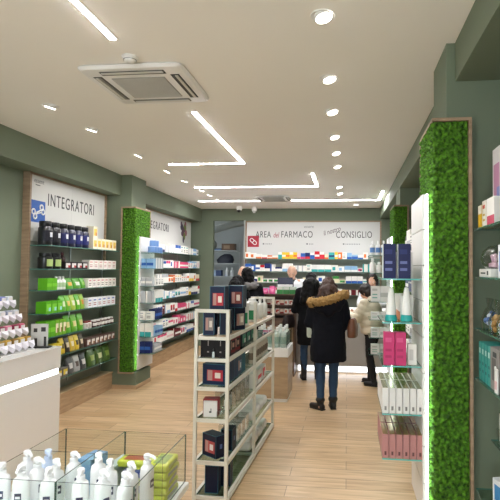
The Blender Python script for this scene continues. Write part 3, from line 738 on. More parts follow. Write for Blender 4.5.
back = {0: top_seq,
        1: [('blue', 'white', 'band', .12, .16), ('blue', 'white', 'block', .10, .14), ('white', 'blue', 'band', .09, .14), ('white', 'red', 'top', .09, .13), ('navy', 'white', 'foot', .12, .17), ('white', 'blue', 'side', .10, .15)]+rseq(rng, pal_mix+[('cream', 'yellow'), ('white', 'pink'), ('white', 'teal')], 30, .09, .15, .08, .17),
        2: [('blue', 'white', 'band', .14, .13), ('navy', 'white', 'top', .12, .12)]+rseq(rng, [('white', 'teal'), ('white', 'green'), ('teal', 'white'), ('white', 'grey'), ('white', 'blue'), ('cream', 'green')], 34, .10, .17, .07, .15),
        3: rseq(rng, pal_mix+pal_pink, 34, .10, .16, .09, .15),
        4: rseq(rng, pal_mix+pal_warm, 34, .10, .16, .09, .15)}
BN = ['top', 'second', 'third', 'fourth', 'lowest']
for i, z in enumerate(BZ[:4]):
    fill_row('-Y', -2.18, 0.55 if i < 2 else 0.68, YB-0.265, z, back[i], f'on the {BN[i]} back wall shelf', f'cartons on the {BN[i]} back wall shelf', hmax=.18, dmax=.11)
# ---------------- right wall between the piers
rng = random.Random(5)
for i, z in enumerate(RB):
    fill_row('-X', 4.7, 6.6, 0.745, z, rseq(rng, [('white', 'grey'), ('white', 'black'), ('grey', 'white'), ('white', 'orange'), ('navy', 'white')], 16, .13, .19, .12, .22), f'on the {SH[i]} right wall shelf', f'cartons on the {SH[i]} right wall shelf', hmax=.2)

# ---------------- near right panel shelves
for k in range(2):
    t = carton(f'tall navy box, {["left","right"][k]} one of two on the teal-edged top shelf', (0.251+k*0.086, 3.04, RG[0]+.0004), 0, (.072, .072, .205), ['#1f2450', '#2d3468', '#6a71a5'], 'text', group='tall navy boxes')
    for s_ in (-1, 1): pass
    sd = MB(); sd.box(-.0385, -.034, 0.002, -.0362, .034, .203); sd.build('side_strip', card('#dfe6e2'), t)
def cone_bottle(label, loc):
    t = thing('squeeze_bottle', label, 'bottle', loc, 0, 'white cone bottles')
    MB().lathe([(0.030, 0), (0.036, .004), (0.036, .022), (0.030, .04)], 18).build('base_cap', mat('#2ba3a0', 0.3), t, smooth=40)
    MB().lathe([(0.030, .041), (0.029, .07), (0.018, .17), (0.012, .20), (0.004, .205)], 18).build('body', WHITEG, t, smooth=40)
for k in range(2): cone_bottle(f'white cone-shaped bottle on teal base, {["left","right"][k]} one above the pink boxes', (0.262+k*0.09, 3.04, RG[1]+.0004))
for k in range(2):
    carton(f'tall pink box, {["left","right"][k]} one of two on the third teal-edged shelf', (0.249+k*0.066, 3.035, RG[2]+.0004), 0, (.062, .062, .19), ['#c93a72', '#d8598a', '#b02e60'], 'text', name='cosmetic_box', group='tall pink boxes')
carton('small white box right of the pink boxes', (0.385, 3.06, RG[2]+.0004), 0, (.05, .06, .12), ['#e6e3de', '#c9c6c2', '#b8b4b0'], 'block', name='cosmetic_box')
for k in range(3):
    carton(f'white and grey box, {ORD[k]} from the front behind the navy boxes', (0.345, 3.15+k*0.115, RG[0]+.0004), R(-90), (.10, .10, .16), ['#e4e4e2', '#9a9da0', '#5a5d60'], 'text', group='white boxes behind the navy boxes')
    carton(f'white and orange box, {ORD[k]} from the front behind the cone bottles', (0.36, 3.15+k*0.115, RG[1]+.0004), R(-90), (.10, .08, .15), ['#e6e4e0', '#d97a3a', '#7d7f82'], 'foot', group='white boxes behind the cone bottles')
for row, (z, h_, cols, nm) in enumerate(((RG[3], .145, ['#e4e2df', '#c9c5c2', '#7d7a78'], 'white'), (RG[4], .135, ['#b98380', '#a36e6c', '#5e3a3a'], 'dusty pink'))):
    for j in range(2):
        for k in range(6):
            b = MB()
            w_, d_ = .0355, .225
            b.box(-w_/2, -d_/2, 0, w_/2, d_/2, h_, 0)
            b.box(-w_/2+.002, -d_/2+.004, h_+.0002, w_/2-.002, d_/2-.004, h_+.001, 1)
            b.box(-.006, -d_/2-.0006, h_*.12, .006, -d_/2-.0001, h_*.28, 2)
            o = b.build('cosmetic_box', [card(cols[0]), mat('#8f8a5c' if row == 0 else '#a08258', 0.12, 0.35, var=0.1), card(cols[2])], None, (0.227+k*0.0395, 3.105+j*0.235, z+.0004))
            tag(o, f'slim {nm} box with gold top, {ORD[k]} from the left, {["front","rear"][j]} row', 'box', f'slim {nm} gold-topped boxes')
# ---------------- far right panel shelves
for i, z in enumerate(FG):
    if i == 0:
        for k in range(3):
            bottle(f'tall white bottle with blue label, {ORD[k]} from the left on the far right pier shelf', (0.345+k*0.075, 6.90, z+.0004), 0.034, 0.20, '#eceef0', '#f4f4f4', '#5a86c4', group='tall white and blue bottles', neck=0.30)
    elif i == 1:
        for k in range(3):
            bottle(f'round white bottle, {ORD[k]} from the left on the second far right pier shelf', (0.35+k*0.085, 6.92, z+.0004), 0.04, [0.20, .15, .17][k], '#ecebe8', '#f4f4f4', group='round white bottles')
    else:
        for k in range(2):
            carton(f'white carton, {["left","right"][k]} of two on the {SH[i]} far right pier shelf', (0.385+k*0.125, 6.92, z+.0004), 0, (.115, .10, [0, 0, .21, .10, .13, .13][i]), ['#dfe0dd', '#b9bdb9', '#7fb0a0'], ['text', 'band'][k], group='white cartons on the far right pier')

# ---------------- near right wall bay
def Rx(d): return 0.73+d/2
carton('yellow box with white top by the oak frame on the top right shelf', (Rx(.06), 2.86, NB[0]+.0004), R(-90), (.075, .06, .125), ['#e2b32c', '#efe9da', '#d9772e'], 'top')
carton('cream box with red print beside the yellow box', (Rx(.06), 2.775, NB[0]+.0004), R(-90), (.075, .06, .14), ['#ece6dc', '#c9503a', '#c9a23a'], 'text')
t = carton('tall white and pink box standing behind the low boxes, top right shelf', (0.85, 2.79, NB[0]+.0004), R(-90), (.14, .10, .43), ['#e6e2e4', '#c78fb0', '#8a8fc9'], 'duo')
carton('white box with red and blue foot on the top right shelf', (Rx(.05), 2.655, NB[0]+.0004), R(-90), (.13, .05, .14), ['#efece8', '#c8506a', '#5a7ac0'], 'foot')
carton('white and pale purple box at the right photo edge, top shelf', (Rx(.07), 2.35, NB[0]+.0004), R(-90), (.20, .07, .26), ['#e9e4e8', '#b9a3cf', '#6f86c6'], 'duo')
t = thing('soother_display', 'clear dome display with pale pink soothers on a white stand', 'display', (0.80, 2.76, NB[1]+.0004), R(-90))
MB().box(-.105, -.075, 0, .105, .06, .045, bev=.004).build('stand', WHITE, t)
MB().box(.05, -.0756, .012, .075, -.0752, .034).box(-.07, -.0756, .018, .02, -.0752, .026).build('print', INK, t)
MB().lathe([(.062, .0455), (.085, .07), (.092, .10), (.08, .14), (.05, .165), (.004, .172)], 24).build('dome', PLASTIC, t, smooth=60)
for k, (x, y, c) in enumerate(((-.035, -.02, '#dcb4c8'), (.03, -.025, '#e2bccb'), (-.02, .03, '#7cc4cf'), (.035, .025, '#d8aac2'))):
    MB().lathe([(.012, .05), (.022, .055), (.022, .075), (.006, .08), (.010, .10), (.014, .115), (.004, .125)], 14, M=Matrix.Translation((x, y, 0))).build('soother', mat(c, 0.3), t, smooth=60)
carton('blue and white box right of the soother dome', (Rx(.06), 2.45, NB[1]+.0004), R(-90), (.16, .06, .16), ['#dfe4ee', '#4a6fc0', '#9ab0dc'], 'duo')
for k in range(4):
    y = 2.85-k*0.145
    t = thing('gift_bag', f'clear gift bag with {["pale blue and silver","gold","blue and gold","bronze"][k]} contents, {ORD[k]} from the left, third right shelf', 'bag', (0.775, y, NB[2]+.0004), R(-90), 'clear gift bags')
    b = MB(); b.loft([(0, 0, 0, .062, .04), (.06, 0, 0, .066, .042), (.11, 0, 0, .035, .022), (.125, 0, 0, .012, .01), (.15, 0, 0, .04, .012), (.17, 0, 0, .055, .012)], 20)
    b.build('wrap', PLASTIC, t, smooth=60)
    g = MB(); rr = random.Random(k)
    for q_ in range(16): g.ell((rr.uniform(-.042, .042), rr.uniform(-.022, .022), rr.uniform(.018, .085)), (.016, .014, .016), q_ % 2, seg=10, rings=7)
    g.build('contents', [mat(['#c9d3e4', '#b98a4a', '#5a76b8', '#a9763f'][k], 0.3, 0.2), mat(['#5a78b0', '#d9b06a', '#c9a25a', '#d6b489'][k], 0.3, 0.2)], t, smooth=60)
for k in range(4):
    o = carton(f'teal boxed product, {ORD[k]} from the left, on the fourth right shelf', (Rx(.10), 2.875-k*0.058, NB[3]+.0004), R(-90), (.05, .10, .205), ['#3f9a94', '#bfe0da', '#2a6f70'], 'text', group='teal boxes')
t = carton('grey window box right of the teal boxes', (Rx(.08), 2.60, NB[3]+.0004), R(-90), (.15, .08, .21), ['#8d8684', '#5f5856', '#c9c4c0'], 'block')
MB().box(-.03, -.0412, .165, .03, -.0404, .19).build('dark_label', INK, t)
t = thing('hang_card', 'white hang-tag card standing before the grey window box', 'card', (0.722, 2.545, NB[3]+.0004), R(-90))
MB().box(-.025, -.003, 0, .025, .003, .12, bev=.002).build('card', WHITE, t); MB().box(-.02, -.0045, .02, .02, -.0034, .06).build('pink_panel', card('#d9b3b8'), t)
MB().lathe([(.012, 0), (.012, .004)], 16, M=Matrix.Translation((0, -.003, .12)) @ Matrix.Rotation(R(90), 4, 'X')).build('hook_ring', WHITE, t)
t = thing('hang_card', 'white blister card beside the blue bottle on the fifth right shelf', 'card', (0.84, 2.88, NB[4]+.0004), R(-90))
MB().box(-.03, -.003, 0, .03, .003, .15, bev=.002).build('card', WHITE, t)
MB().box(-.024, -.02, .01, .024, -.0035, .075, bev=.008).build('blister', PLASTIC, t)
MB().box(-.004, -.0045, .10, .004, -.0034, .125).build('print', INK, t)
bottle('dark blue bottle on the fifth right shelf', (0.88, 2.76, NB[4]+.0004), 0.045, 0.17, '#22377f', '#1a2a60', '#2f4a9a', name='blue_bottle')
carton('yellow-green box at the photo edge on the fifth right shelf', (0.86, 2.63, NB[4]+.0004), R(-90), (.09, .07, .10), ['#a8b23a', '#e3dc8a', '#5a6a2a'], 'band')
for k in range(2):
    carton(f'white and blue packet, {["left","right"][k]} one on the lowest right shelf', (0.80, 2.70-k*0.16, NB[5]+.0004), R(-75), (.13, .05, .13), ['#dfe5ea', '#3f86c0', '#6aa6d0'], 'duo', group='white and blue packets')
# ================================================================== RECEPTION DESK (front left)
t = thing('reception_desk', 'white glossy desk with a lit groove at the left', 'desk', (-2.985, 3.4, 0))
b = MB(); b.box(-.34, -1.2, 0.002, .335, 1.03, .725); b.box(-.34, -1.2, .775, .335, 1.03, .957); b.box(-.34, -1.2, .725, .315, 1.01, .775)
b.build('body', WHITEG, t)
MB().box(-.345, -1.205, .957, .34, 1.035, .972, bev=.002).build('top', WHITEG, t)
MB().box(.3155, -1.2, .728, .325, 1.01, .772).build('light_groove', emit('#f4f8ff', 3.2, 'groove_light'), t)
# stepped leaflet and sample stand on the desk
t = thing('counter_display', 'white stepped acrylic stand with scalloped trays on the desk', 'display stand', (-2.95, 3.98, .9725))
tiers = [(0.06, .30), (0.17, .20), (0.29, .10), (0.41, 0.0)]
b = MB(); b.box(-.19, -.22, 0, .19, .22, .012)
b.box(-.19, -.22, .012, -.178, .22, .46)
b.build('base', WHITE, t)
for z, dx in tiers:
    s_ = MB(); x1 = .17-(.30-dx)*0.62 if False else -0.02+dx*0.63
    s_.box(-.178, -.22, z-.006, x1, .22, z)
    n_ = 5
    for k in range(n_):          # scalloped front lip, folded outwards in points
        y0 = -.22+.44*k/n_; y1 = -.22+.44*(k+1)/n_; ym = (y0+y1)/2
        vs = [(x1, y0, z), (x1, y1, z), (x1+.03, ym, z-.045), (x1+.012, y0, z+.028), (x1+.012, y1, z+.028), (x1+.05, ym, z-.012)]
        s_.add(vs, [(0, 2, 1), (3, 4, 5), (0, 3, 5, 2), (1, 2, 5, 4), (0, 1, 4, 3)])
    s_.build('tray', mat('#e4e1ea', 0.3, var=0.01), t)
pc = [['#b8d4c4', '#9aa6d8', '#c9d8e8', '#8f9ad0', '#dfe4ea'], ['#b8bcc8', '#8f95a8', '#d9dbe0', '#9aa0b4', '#cfd2d9'], ['#c24a74', '#7d2440', '#d98aa4', '#8a2a48', '#c9647f'], ['#a98a3a', '#c9a24a', '#8a6a2a', '#d0b46a', '#b08a3a']]
names_ = [['mint', 'violet', 'pale blue', 'periwinkle', 'white'], ['silver', 'slate', 'white', 'grey blue', 'light grey'], ['pink', 'maroon', 'pale pink', 'crimson', 'rose'], ['gold', 'amber', 'bronze', 'pale gold', 'ochre']]
for r_, (z, dx) in enumerate(tiers[::-1]):
    for k in range(5):
        x1 = -0.02+dx*0.63
        o = MB().box(-.024, -.036, 0, .024, .036, .062, 0, bev=.012).box(.0242, -.026, .014, .0252, .026, .05, 1).build('sample_pack', [card(pc[r_][k]), card('#e6e2e0')], None, (-2.95+x1-.03, 3.98-.176+.088*k, .9725+z+.0005), 0, smooth=40)
        tag(o, f'small {names_[r_][k]} sample pack on the {["top","second","third","lowest"][r_]} tray of the desk stand', 'pack', 'sample packs on the desk stand')
t = thing('sign_holder', 'clear card holder on a black foot at the desk corner', 'sign holder', (-2.79, 4.31, .9725), R(12))
MB().box(-.10, -.05, 0, .10, .05, .012, bev=.004).build('base', DARK, t)
MB().box(-.075, -.006, .0122, .075, .006, .215, bev=.002).build('panel', mat('#c9cac6', 0.15, var=0.05), t)
for q_ in ((-.045, .014, -.018, .085), (.04, .014, .062, .10), (-.05, .14, -.018, .175), (.015, .145, .055, .185)): MB().box(q_[0], -.0075, q_[1], q_[2], -.0062, q_[3]).build('printed_figure', mat('#33302e', 0.5), t)

# ================================================================== GLASS-BIN DISPLAY TABLE (front)
t = thing('display_table', 'white low display table in the foreground, topped with glass bins', 'table', (-1.27, 2.2, 0))
MB().box(-.44, -.55, .515, .425, .475, .55, bev=.003).build('table_top', WHITE, t)
MB().box(-.40, -.52, .002, .39, .44, .515).build('cabinet_base', WHITE, t)
t = thing('glass_bin', 'clear glass bin divided in four cells on the white table', 'glass bin', (0, 0, .5505))
gx = (-1.56, -1.213, -0.868); gy = (2.015, 2.345, 2.68); gh = .25; th = .003
for x in gx: MB().pane(x-th, gy[0], 0, x+th, gy[2], gh).build('glass_pane', [GLASS, GLASSEDGE], t)
for y in gy:
    for x0, x1 in ((gx[0], gx[1]), (gx[1], gx[2])): MB().pane(x0+th+.0005, y-th, 0, x1-th-.0005, y+th, gh).build('glass_pane', [GLASS, GLASSEDGE], t)
pb = None
PWHITE = mat('#eef0f2', 0.3, var=0.01, coat=0.3); PBLUE = mat('#c3d4ee', 0.3, var=0.02, coat=0.2)
def pump_bottle(label, x, y, rz, body=PWHITE):
    t = thing('pump_bottle', label, 'bottle', (x, y, .551), rz, 'white pump bottles in the glass bin')
    MB().loft([(0, 0, 0, .034, .026), (.006, 0, 0, .0355, .0275), (.205, 0, 0, .0355, .0275), (.228, 0, 0, .031, .025), (.238, 0, 0, .018, .018), (.243, 0, 0, .016, .016)], 24, p=2.5).build('body', body, t, smooth=40)
    pm = MB(); pm.lathe([(.018, .2435), (.018, .258), (.008, .261), (.007, .268), (.016, .270), (.0165, .284), (.012, .288)], 18)
    pm.tube([(0, 0, .278), (0, -.026, .279), (0, -.038, .274), (0, -.043, .266)], [.0095, .0085, .007, .006], 10)
    pm.build('pump', body, t, smooth=40)
    lb = MB(); lb.box(-.014, -.0292, .14, .014, -.0274, .175, 0)
    lb.box(-.010, -.0296, .152, .010, -.0293, .163, 1)
    lb.build('label', [mat('#2b3354', 0.4), mat('#e8e8ee', 0.4)], t)
A = [(-1.508, 2.085, 20), (-1.495, 2.24, 60), (-1.41, 2.075, 10), (-1.405, 2.265, 40), (-1.395, 2.165, 75), (-1.275, 2.065, 15), (-1.30, 2.16, 50), (-1.27, 2.255, 65)]
for i, (x, y, a) in enumerate(A): pump_bottle(f'white pump bottle, {ORD[i]} by nearness and left, in the left glass cell', x, y, R(a), PBLUE if i == 3 else PWHITE)
B_ = [(-1.135, 2.075, 20), (-1.035, 2.075, 60), (-1.06, 2.19, 30), (-.93, 2.065, 70), (-.955, 2.175, 50), (-.92, 2.275, 80), (-1.15, 2.26, 40)]
for i, (x, y, a) in enumerate(B_): pump_bottle(f'white pump bottle, {ORD[i]} by nearness and left, in the right glass cell', x, y, R(a))
def wipes(label, x, y, z, rz, cols, group):
    o = MB().box(-.05, -.09, 0, .05, .09, .034, 0, bev=.010).box(-.032, -.06, .0341, .032, .06, .0355, 1).box(.0502, -.06, .009, .0508, .06, .025, 1).build('wipes_pack', [mat(c, 0.3, coat=0.2) for c in cols], None, (x, y, z), rz, smooth=45)
    tag(o, label, 'pack', group)
for k in range(5): wipes(f'lime yellow wipes pack, {["lowest","second from bottom","middle","second from top","topmost"][k]} of the right-hand stack', -.925+.002*(k % 2), 2.50, .5515+k*.0365, R(3*(k % 3)-3), ['#b9c43a', '#7d8a86'] if k < 4 else ['#c4cc46', '#8aa05a'], 'lime wipes stack')
for k in range(5): wipes(f'lime and navy wipes pack, {["lowest","second from bottom","middle","second from top","topmost"][k]} of the left-hand stack', -1.062, 2.50, .5515+k*.0365, R(90 if k == 4 else 2), [['#b9c43a', '#2f4a7d'], ['#3a5a9a', '#c9d050'], ['#b9c43a', '#8a9a4a'], ['#2c3f7a', '#c4cc46'], ['#bcc642', '#a8563a']][k], 'lime and navy wipes stack')
carton('pale grey tissue pack leaning in the rear right glass cell', (-1.165, 2.50, .5515), R(85), (.17, .05, .16), ['#b9c9c9', '#dfe8e6', '#7f9aa0'], 'block', name='tissue_pack', cat='pack')
carton('pale blue pack in the rear left glass cell', (-1.32, 2.53, .5515), R(80), (.14, .08, .17), ['#7fa6cc', '#cfe0ee', '#3f6a9a'], 'block', name='tissue_pack', cat='pack')

# ================================================================== WHITE METAL RACK
RO = (-0.985, 3.62); RA = R(-2.3)
rack = thing('display_rack', 'white metal open rack of shelves standing on the oak floor', 'rack', (RO[0], RO[1], 0), RA)
RWD, RLN = .24, 1.80
for (x, y) in ((-.12, 0), (.12, 0), (-.12, .90), (.12, .90), (-.12, RLN), (.12, RLN)):
    MB().box(x-.0125, y-.0125, .002, x+.0125, y+.0125, 1.405, bev=.002).build('post', RACKW, rack)
RZ = [.05, .30, .605, .835, 1.045, 1.205]
for y in (0, RLN): MB().box(-.1075, y-.0125, 1.38, .1075, y+.0125, 1.405).build('top_rail', RACKW, rack)
for i, z in enumerate(RZ):
    fr = MB()
    for x in (-.12, .12): fr.box(x-.0115, .0125, z-.025, x+.0115, RLN-.0125, z-.001)
    for y in (0, .9, RLN): fr.box(-.1075, y-.0115, z-.025, .1075, y+.0115, z-.001)
    if i == 0: fr.box(.133, -.0, .02, .14, RLN, .035)
    sf = fr.build('shelf_frame', RACKW, rack)
    pnl = MB().box(-.107, .013, z-.012, .107, RLN-.013, z)
    if i == 5: pnl.build('wood_shelf', wood('#9a8468', '#b59c7c', 'rack_oak'), sf)
    else: MB().pane(-.107, .013, z-.010, .107, RLN-.013, z, 0, 1).build('glass_shelf', [SHELFGLASS, SHELFEDGE], sf)
Mr = Matrix.Translation((RO[0], RO[1], 0)) @ Matrix.Rotation(RA, 4, 'Z')
def RP(u, v, z): q = Mr @ Vector((u, v, z)); return (q.x, q.y, q.z+.0005)
def gift(label, u, v, z, a, dims, cols=('#111a36', '#b3303c', '#e6dcd0'), pic=True, group=None, sidepic=False, edge='#2f6f80'):
    w_, d_, h_ = dims
    t = thing('gift_box', label, 'box', RP(u, v, z), RA+R(a), group)
    bx = MB(); bx.box(-w_/2, -d_/2, 0, w_/2, d_/2, h_, 0)
    bx.build('box', mat(cols[0], 0.5, spec=0.25), t)
    e = .003; ed = MB()
    for x in (-w_/2, w_/2-e): ed.box(x-(.0005 if x < 0 else -.0005), -d_/2-.0008, .001, x+e, -d_/2-.0002, h_)
    for zz in (.001, h_-e): ed.box(-w_/2+e, -d_/2-.0008, zz, w_/2-e, -d_/2-.0002, zz+e)
    ed.box(w_/2+.0002, -d_/2, h_-e, w_/2+.0008, d_/2, h_); ed.box(w_/2+.0002, d_/2-e, .001, w_/2+.0008, d_/2, h_-e)
    ed.build('edge_trim', mat(edge, 0.4), t)
    if pic:
        p = MB(); x0, x1, z0, z1 = -w_*.30, w_*.40, h_*.20, h_*.72
        p.box(x0, -d_/2-.0016, z0, x1, -d_/2-.0009, z1, 0)
        p.box(x0+(x1-x0)*.04, -d_/2-.0022, z0+(z1-z0)*.04, x0+(x1-x0)*.34, -d_/2-.0017, z1-(z1-z0)*.04, 2)
        p.box(x0+(x1-x0)*.50, -d_/2-.0022, z0+(z1-z0)*.25, x0+(x1-x0)*.85, -d_/2-.0017, z1-(z1-z0)*.25, 1)
        p.build('picture', [card(cols[1]), card(cols[2]), card('#b98d84')], t)
    if sidepic:
        p = MB(); p.box(w_/2+.0009, -d_*.12, h_*.40, w_/2+.0016, d_*.12, h_*.60); p.build('emblem', mat('#4a5f9a', 0.4), t)
    return t
z5 = RZ[5]+.0005
gift('navy gift box with pale picture, front left on the wood shelf of the rack', -.045, .10, z5, 4, (.085, .11, .185), ('#121b3c', '#8a7f7a', '#d9d0c4'), sidepic=True)
gift('plain navy gift box second from front on the wood shelf', .055, .17, z5, 4, (.07, .11, .185), ('#0f1630', '', ''), pic=False)
gift('navy gift box with pale side picture, right edge of the wood shelf', .06, .45, z5, 62, (.13, .085, .185), ('#0f1630', '#b5a49a', '#e6dcd0'))
gift('navy gift box with red picture, left of the two on top of the rack', .012, .13, z5+.186, 3, (.115, .13, .18), ('#13213f', '#b3303c', '#e6dcd0'))
gift('navy gift box with narrow picture, right of the two on top of the rack', .085, .40, z5+.186, 3, (.115, .15, .18), ('#111a36', '#7d3a34', '#e0d2c4'))
t = gift('large dark brown box with faint print on the upper rack shelf', 0, .10, RZ[4], 0, (.20, .12, .148), ('#150e10', '#4a3a3a', '#6a5a58'), pic=False, edge='#3a2c2c')
p = MB()
for x in (-.045, .05): p.box(x, -.0612, .085, x+.006, -.0603, .125); p.box(x-.004, -.0612, .035, x+.01, -.0603, .045)
p.build('print', mat('#8d8480', 0.5), t)
b = MB().lathe([(.009, 0), (.010, .004), (.010, .04), (.006, .045), (.006, .062), (.004, .065)], 14, [0, 0, 0, 1, 1]).build('sample_vial', [mat('#b9c4c6', 0.2), DARK], None, RP(.005, .024, RZ[4]), 0, smooth=40)
tag(b, 'tiny glass vial before the dark brown box on the rack', 'vial')
for k in range(2): gift(f'red and black gift box, {["front","rear"][k]} one behind the dark brown box', .03, .255+k*.15, RZ[4], 80, (.13, .11, .135), ('#7a1f26', '#2a2022', '#c9a08a'), group='red gift boxes', edge='#4a2020')
gift('navy gift box with red picture at the front of the third rack shelf', .0, .12, RZ[3], -5, (.18, .10, .155), ('#142442', '#b3303c', '#e6dcd0'))
for k in range(4): gift(f'dark blue box, {ORD[k]} from the front, edge of the third rack shelf', .04, .235+k*.12, RZ[3], 84, (.105, .10, .165), (['#22304a', '#2b3a58', '#3a4a60', '#1f5a6a'][k], '#5a6f8a', '#c9d2d9'), pic=k == 2, group='dark blue boxes on the third rack shelf')
gift('white and red box with small black mark, fourth rack shelf', -.03, .11, RZ[2], 8, (.115, .08, .125), ('#a8343c', '#d9d6d4', '#e9e6e2'), pic=False, edge='#8a2a30')
t = carton('white sleeve card before the red box on the fourth rack shelf', RP(-.022, .055, RZ[2]), RA+R(6), (.10, .02, .115), ['#e6e3e0', '#6a6664', '#3a3838'], 'plain', name='sleeve_card', cat='card')
MB().box(-.008, -.011, .03, .01, -.0104, .042).box(.003, -.011, .042, .009, -.0104, .062).build('print', INK, t)
for k in range(2):
    o = MB().box(-.028, -.035, 0, .028, .035, .05, bev=.006).build('glass_cube', PLASTIC, None, RP(.06, .06+k*.085, RZ[2]), RA, smooth=40)
    tag(o, f'clear small box, {["front","rear"][k]} of two on the fourth rack shelf', 'box', 'clear small boxes')
for k in range(4):
    t = thing('clear_gift_box', f'clear plastic gift box with white contents, {ORD[k]} from the front, fourth rack shelf', 'box', RP(.03, .28+k*.145, RZ[2]), RA+R(88), 'clear gift boxes, fourth shelf')
    MB().box(-.06, -.07, 0, .06, .07, .17, bev=.004).build('case', PLASTIC, t)
    MB().lathe([(.024, .003), (.026, .01), (.026, .07), (.012, .085), (.012, .10)], 14, M=Matrix.Translation((-.02, -.02, 0))).build('flask', mat('#e2e0dc', 0.3), t, smooth=40)
    MB().box(-.0045, -.0712, .12, .0045, -.0705, .14).build('print', INK, t)
gift('navy gift box with red and white picture, turned, on the low rack shelf', -.01, .12, RZ[1], -32, (.155, .095, .165), ('#0e1630', '#b34a4a', '#e6dcd8'), sidepic=True)
gift('navy box standing behind the turned gift box, low rack shelf', .055, .29, RZ[1], 0, (.09, .12, .16), ('#0e1428', '#b34a4a', '#e6dcd8'), pic=False, sidepic=True)
gift('tall navy box standing on the bottom rack shelf', -.005, .09, RZ[0], 3, (.10, .09, .20), ('#0e1630', '#b34a4a', '#e6dcd8'), pic=False)
gift('navy box behind another on the bottom rack shelf', .05, .22, RZ[0], 3, (.10, .09, .17), ('#0e1630', '#b34a4a', '#e6dcd8'), pic=False)
for k in range(3):
    t = thing('clear_gift_box', f'clear box of folded white cloths, {ORD[k]} from the front, low rack shelf', 'box', RP(.02, .45+k*.14, RZ[1]), RA+R(90), 'clear boxes of white cloths')
    MB().box(-.06, -.08, 0, .06, .08, .14, bev=.004).build('case', PLASTIC, t)
    c_ = MB(); c_.box(-.052, -.07, .003, .052, .07, .045, bev=.015); c_.box(-.05, -.07, .047, .05, .07, .09, bev=.015)
    c_.build('folded_cloth', mat('#e6e3e0', 0.8, bump=.3, bscale=60), t, smooth=60)
# rear half of the rack
def tub(label, u, v, z, r, h):
    t = thing('storage_tub', label, 'tub', RP(u, v, z), RA, 'white tubs on the rack')
    MB().lathe([(r*.95, 0), (r, .006), (r, h*.68), (r*.93, h*.74)], 24).build('body', mat('#d6d8d4', 0.35), t, smooth=35)
    MB().lathe([(r*.97, h*.742), (r*1.04, h*.76), (r*1.04, h*.86), (r*.75, h*.9), (r*.70, h*.985), (r*.64, h)], 24).build('lid', mat('#e2e3e0', 0.35), t, smooth=35)
    l = MB()
    for k in range(10):
        a0 = -2.3+1.9*k/10; a1 = -2.3+1.9*(k+1)/10; q = r+.0012
        l.add([(q*math.cos(a0), q*math.sin(a0), h*.10), (q*math.cos(a1), q*math.sin(a1), h*.10), (q*math.cos(a1), q*math.sin(a1), h*.50), (q*math.cos(a0), q*math.sin(a0), h*.50)], [(0, 1, 2, 3)])
    l.build('label', card('#2f8a5a'), t)
tub('large white tub with green label on the wood shelf of the rack', .035, .74, z5, .062, .235)
tub('second white tub with green label behind the large one', .045, 1.10, z5, .05, .22)
bottle('slim white bottle at the rear of the wood shelf', RP(.06, 1.38, z5), .032, .215, '#d9dad6', '#e2e2df', name='slim_bottle')
bottle('slim white bottle last on the wood shelf by the rear post', RP(.06, 1.60, z5), .032, .20, '#d9dad6', '#e2e2df', name='slim_bottle')
for k in range(3): carton(f'dark green pack, {ORD[k]} from the front on the upper rear rack shelf', RP(.03, .66+k*.16, RZ[4]), RA+R(90), (.14, .10, .12), ['#2c4a4a', '#2f8a6a', '#d9dcd6'], 'duo', name='wipes_pack', cat='pack', group='dark green packs')
bottle('white capped bottle lying low on the upper rear rack shelf', RP(.06, 1.12, RZ[4]), .035, .12, '#dcdcd8', '#e9e9e6', name='capped_bottle')
for k in range(9):
    t = bottle(f'slim brown bottle, {ORD[k]} from the front, on the third rear rack shelf', RP(.07, .97+k*.085, RZ[3]), .022, .185, '#cfc4b4', '#5a4a3c', '#7d6a58', name='slim_bottle', group='slim brown bottles in a row')
for k in range(3): carton(f'red ribboned white box, {ORD[k]} from the front, fourth rear rack shelf', RP(.035, 1.05+k*.2, RZ[2]), RA+R(90), (.16, .12, .13), ['#dcd8d4', '#c2202c', '#c9c2bc'], ['side', 'band', 'duo'][k], name='gift_carton', group='red ribboned boxes')
for k in range(4):
    o = MB().box(-.07, -.08, 0, .07, .08, .085, bev=.03, seg=3).build('tissue_bundle', mat('#e6e4e2', 0.7, bump=.3, bscale=40), None, RP(.02, 1.05+k*.18, RZ[1]), RA, smooth=60)
    tag(o, f'white wrapped bundle, {ORD[k]} from the front, low rear rack shelf', 'bundle', 'white bundles on the rack')
    o = MB().box(-.07, -.08, 0, .07, .08, .10, bev=.03, seg=3).build('tissue_bundle', mat('#e6e4e2', 0.7, bump=.3, bscale=40), None, RP(.02, .98+k*.2, RZ[0]), RA, smooth=60)
    tag(o, f'white wrapped bundle, {ORD[k]} from the front, bottom rear rack shelf', 'bundle', 'white bundles on the rack')

# ================================================================== ISLAND BLOCK WITH GLASS TANK
t = thing('display_island', 'wooden display block with white top behind the rack', 'display island', (-.985, 6.72, 0))
MB().box(-.235, -.28, .045, .235, .28, .575).build('wood_body', wood('#a3896a', '#b79c7a', 'island_oak', (3, 3, 14)), t)
MB().box(-.24, -.285, .5755, .24, .285, .69, bev=.002).build('white_top', WHITE, t)
MB().box(-.228, -.272, .002, .228, .272, .0445).build('white_plinth', WHITE, t)
t = thing('glass_tank', 'open glass tank on the white topped island', 'glass tank', (-.985, 6.72, .6905))
for (x0, y0, x1, y1) in ((-.22, -.265, .22, -.258), (-.22, .258, .22, .265), (-.22, -.257, -.213, .257), (.213, -.257, .22, .257)): MB().pane(x0, y0, 0, x1, y1, .20).build('glass_pane', [GLASS, GLASSEDGE], t)
k = 0
for y in (-.19, 0.0, .18):
    for x in (-.15, -.03, .08, .165):
        bottle(f'pale green bottle in the island tank, {ORD[k]} counting from front left', (-.985+x, 6.72+y, .691), .042, .26, '#b9c4bc', '#e0e2de', '#8fa89c', name='lotion_bottle', group='pale bottles in the island tank'); k += 1

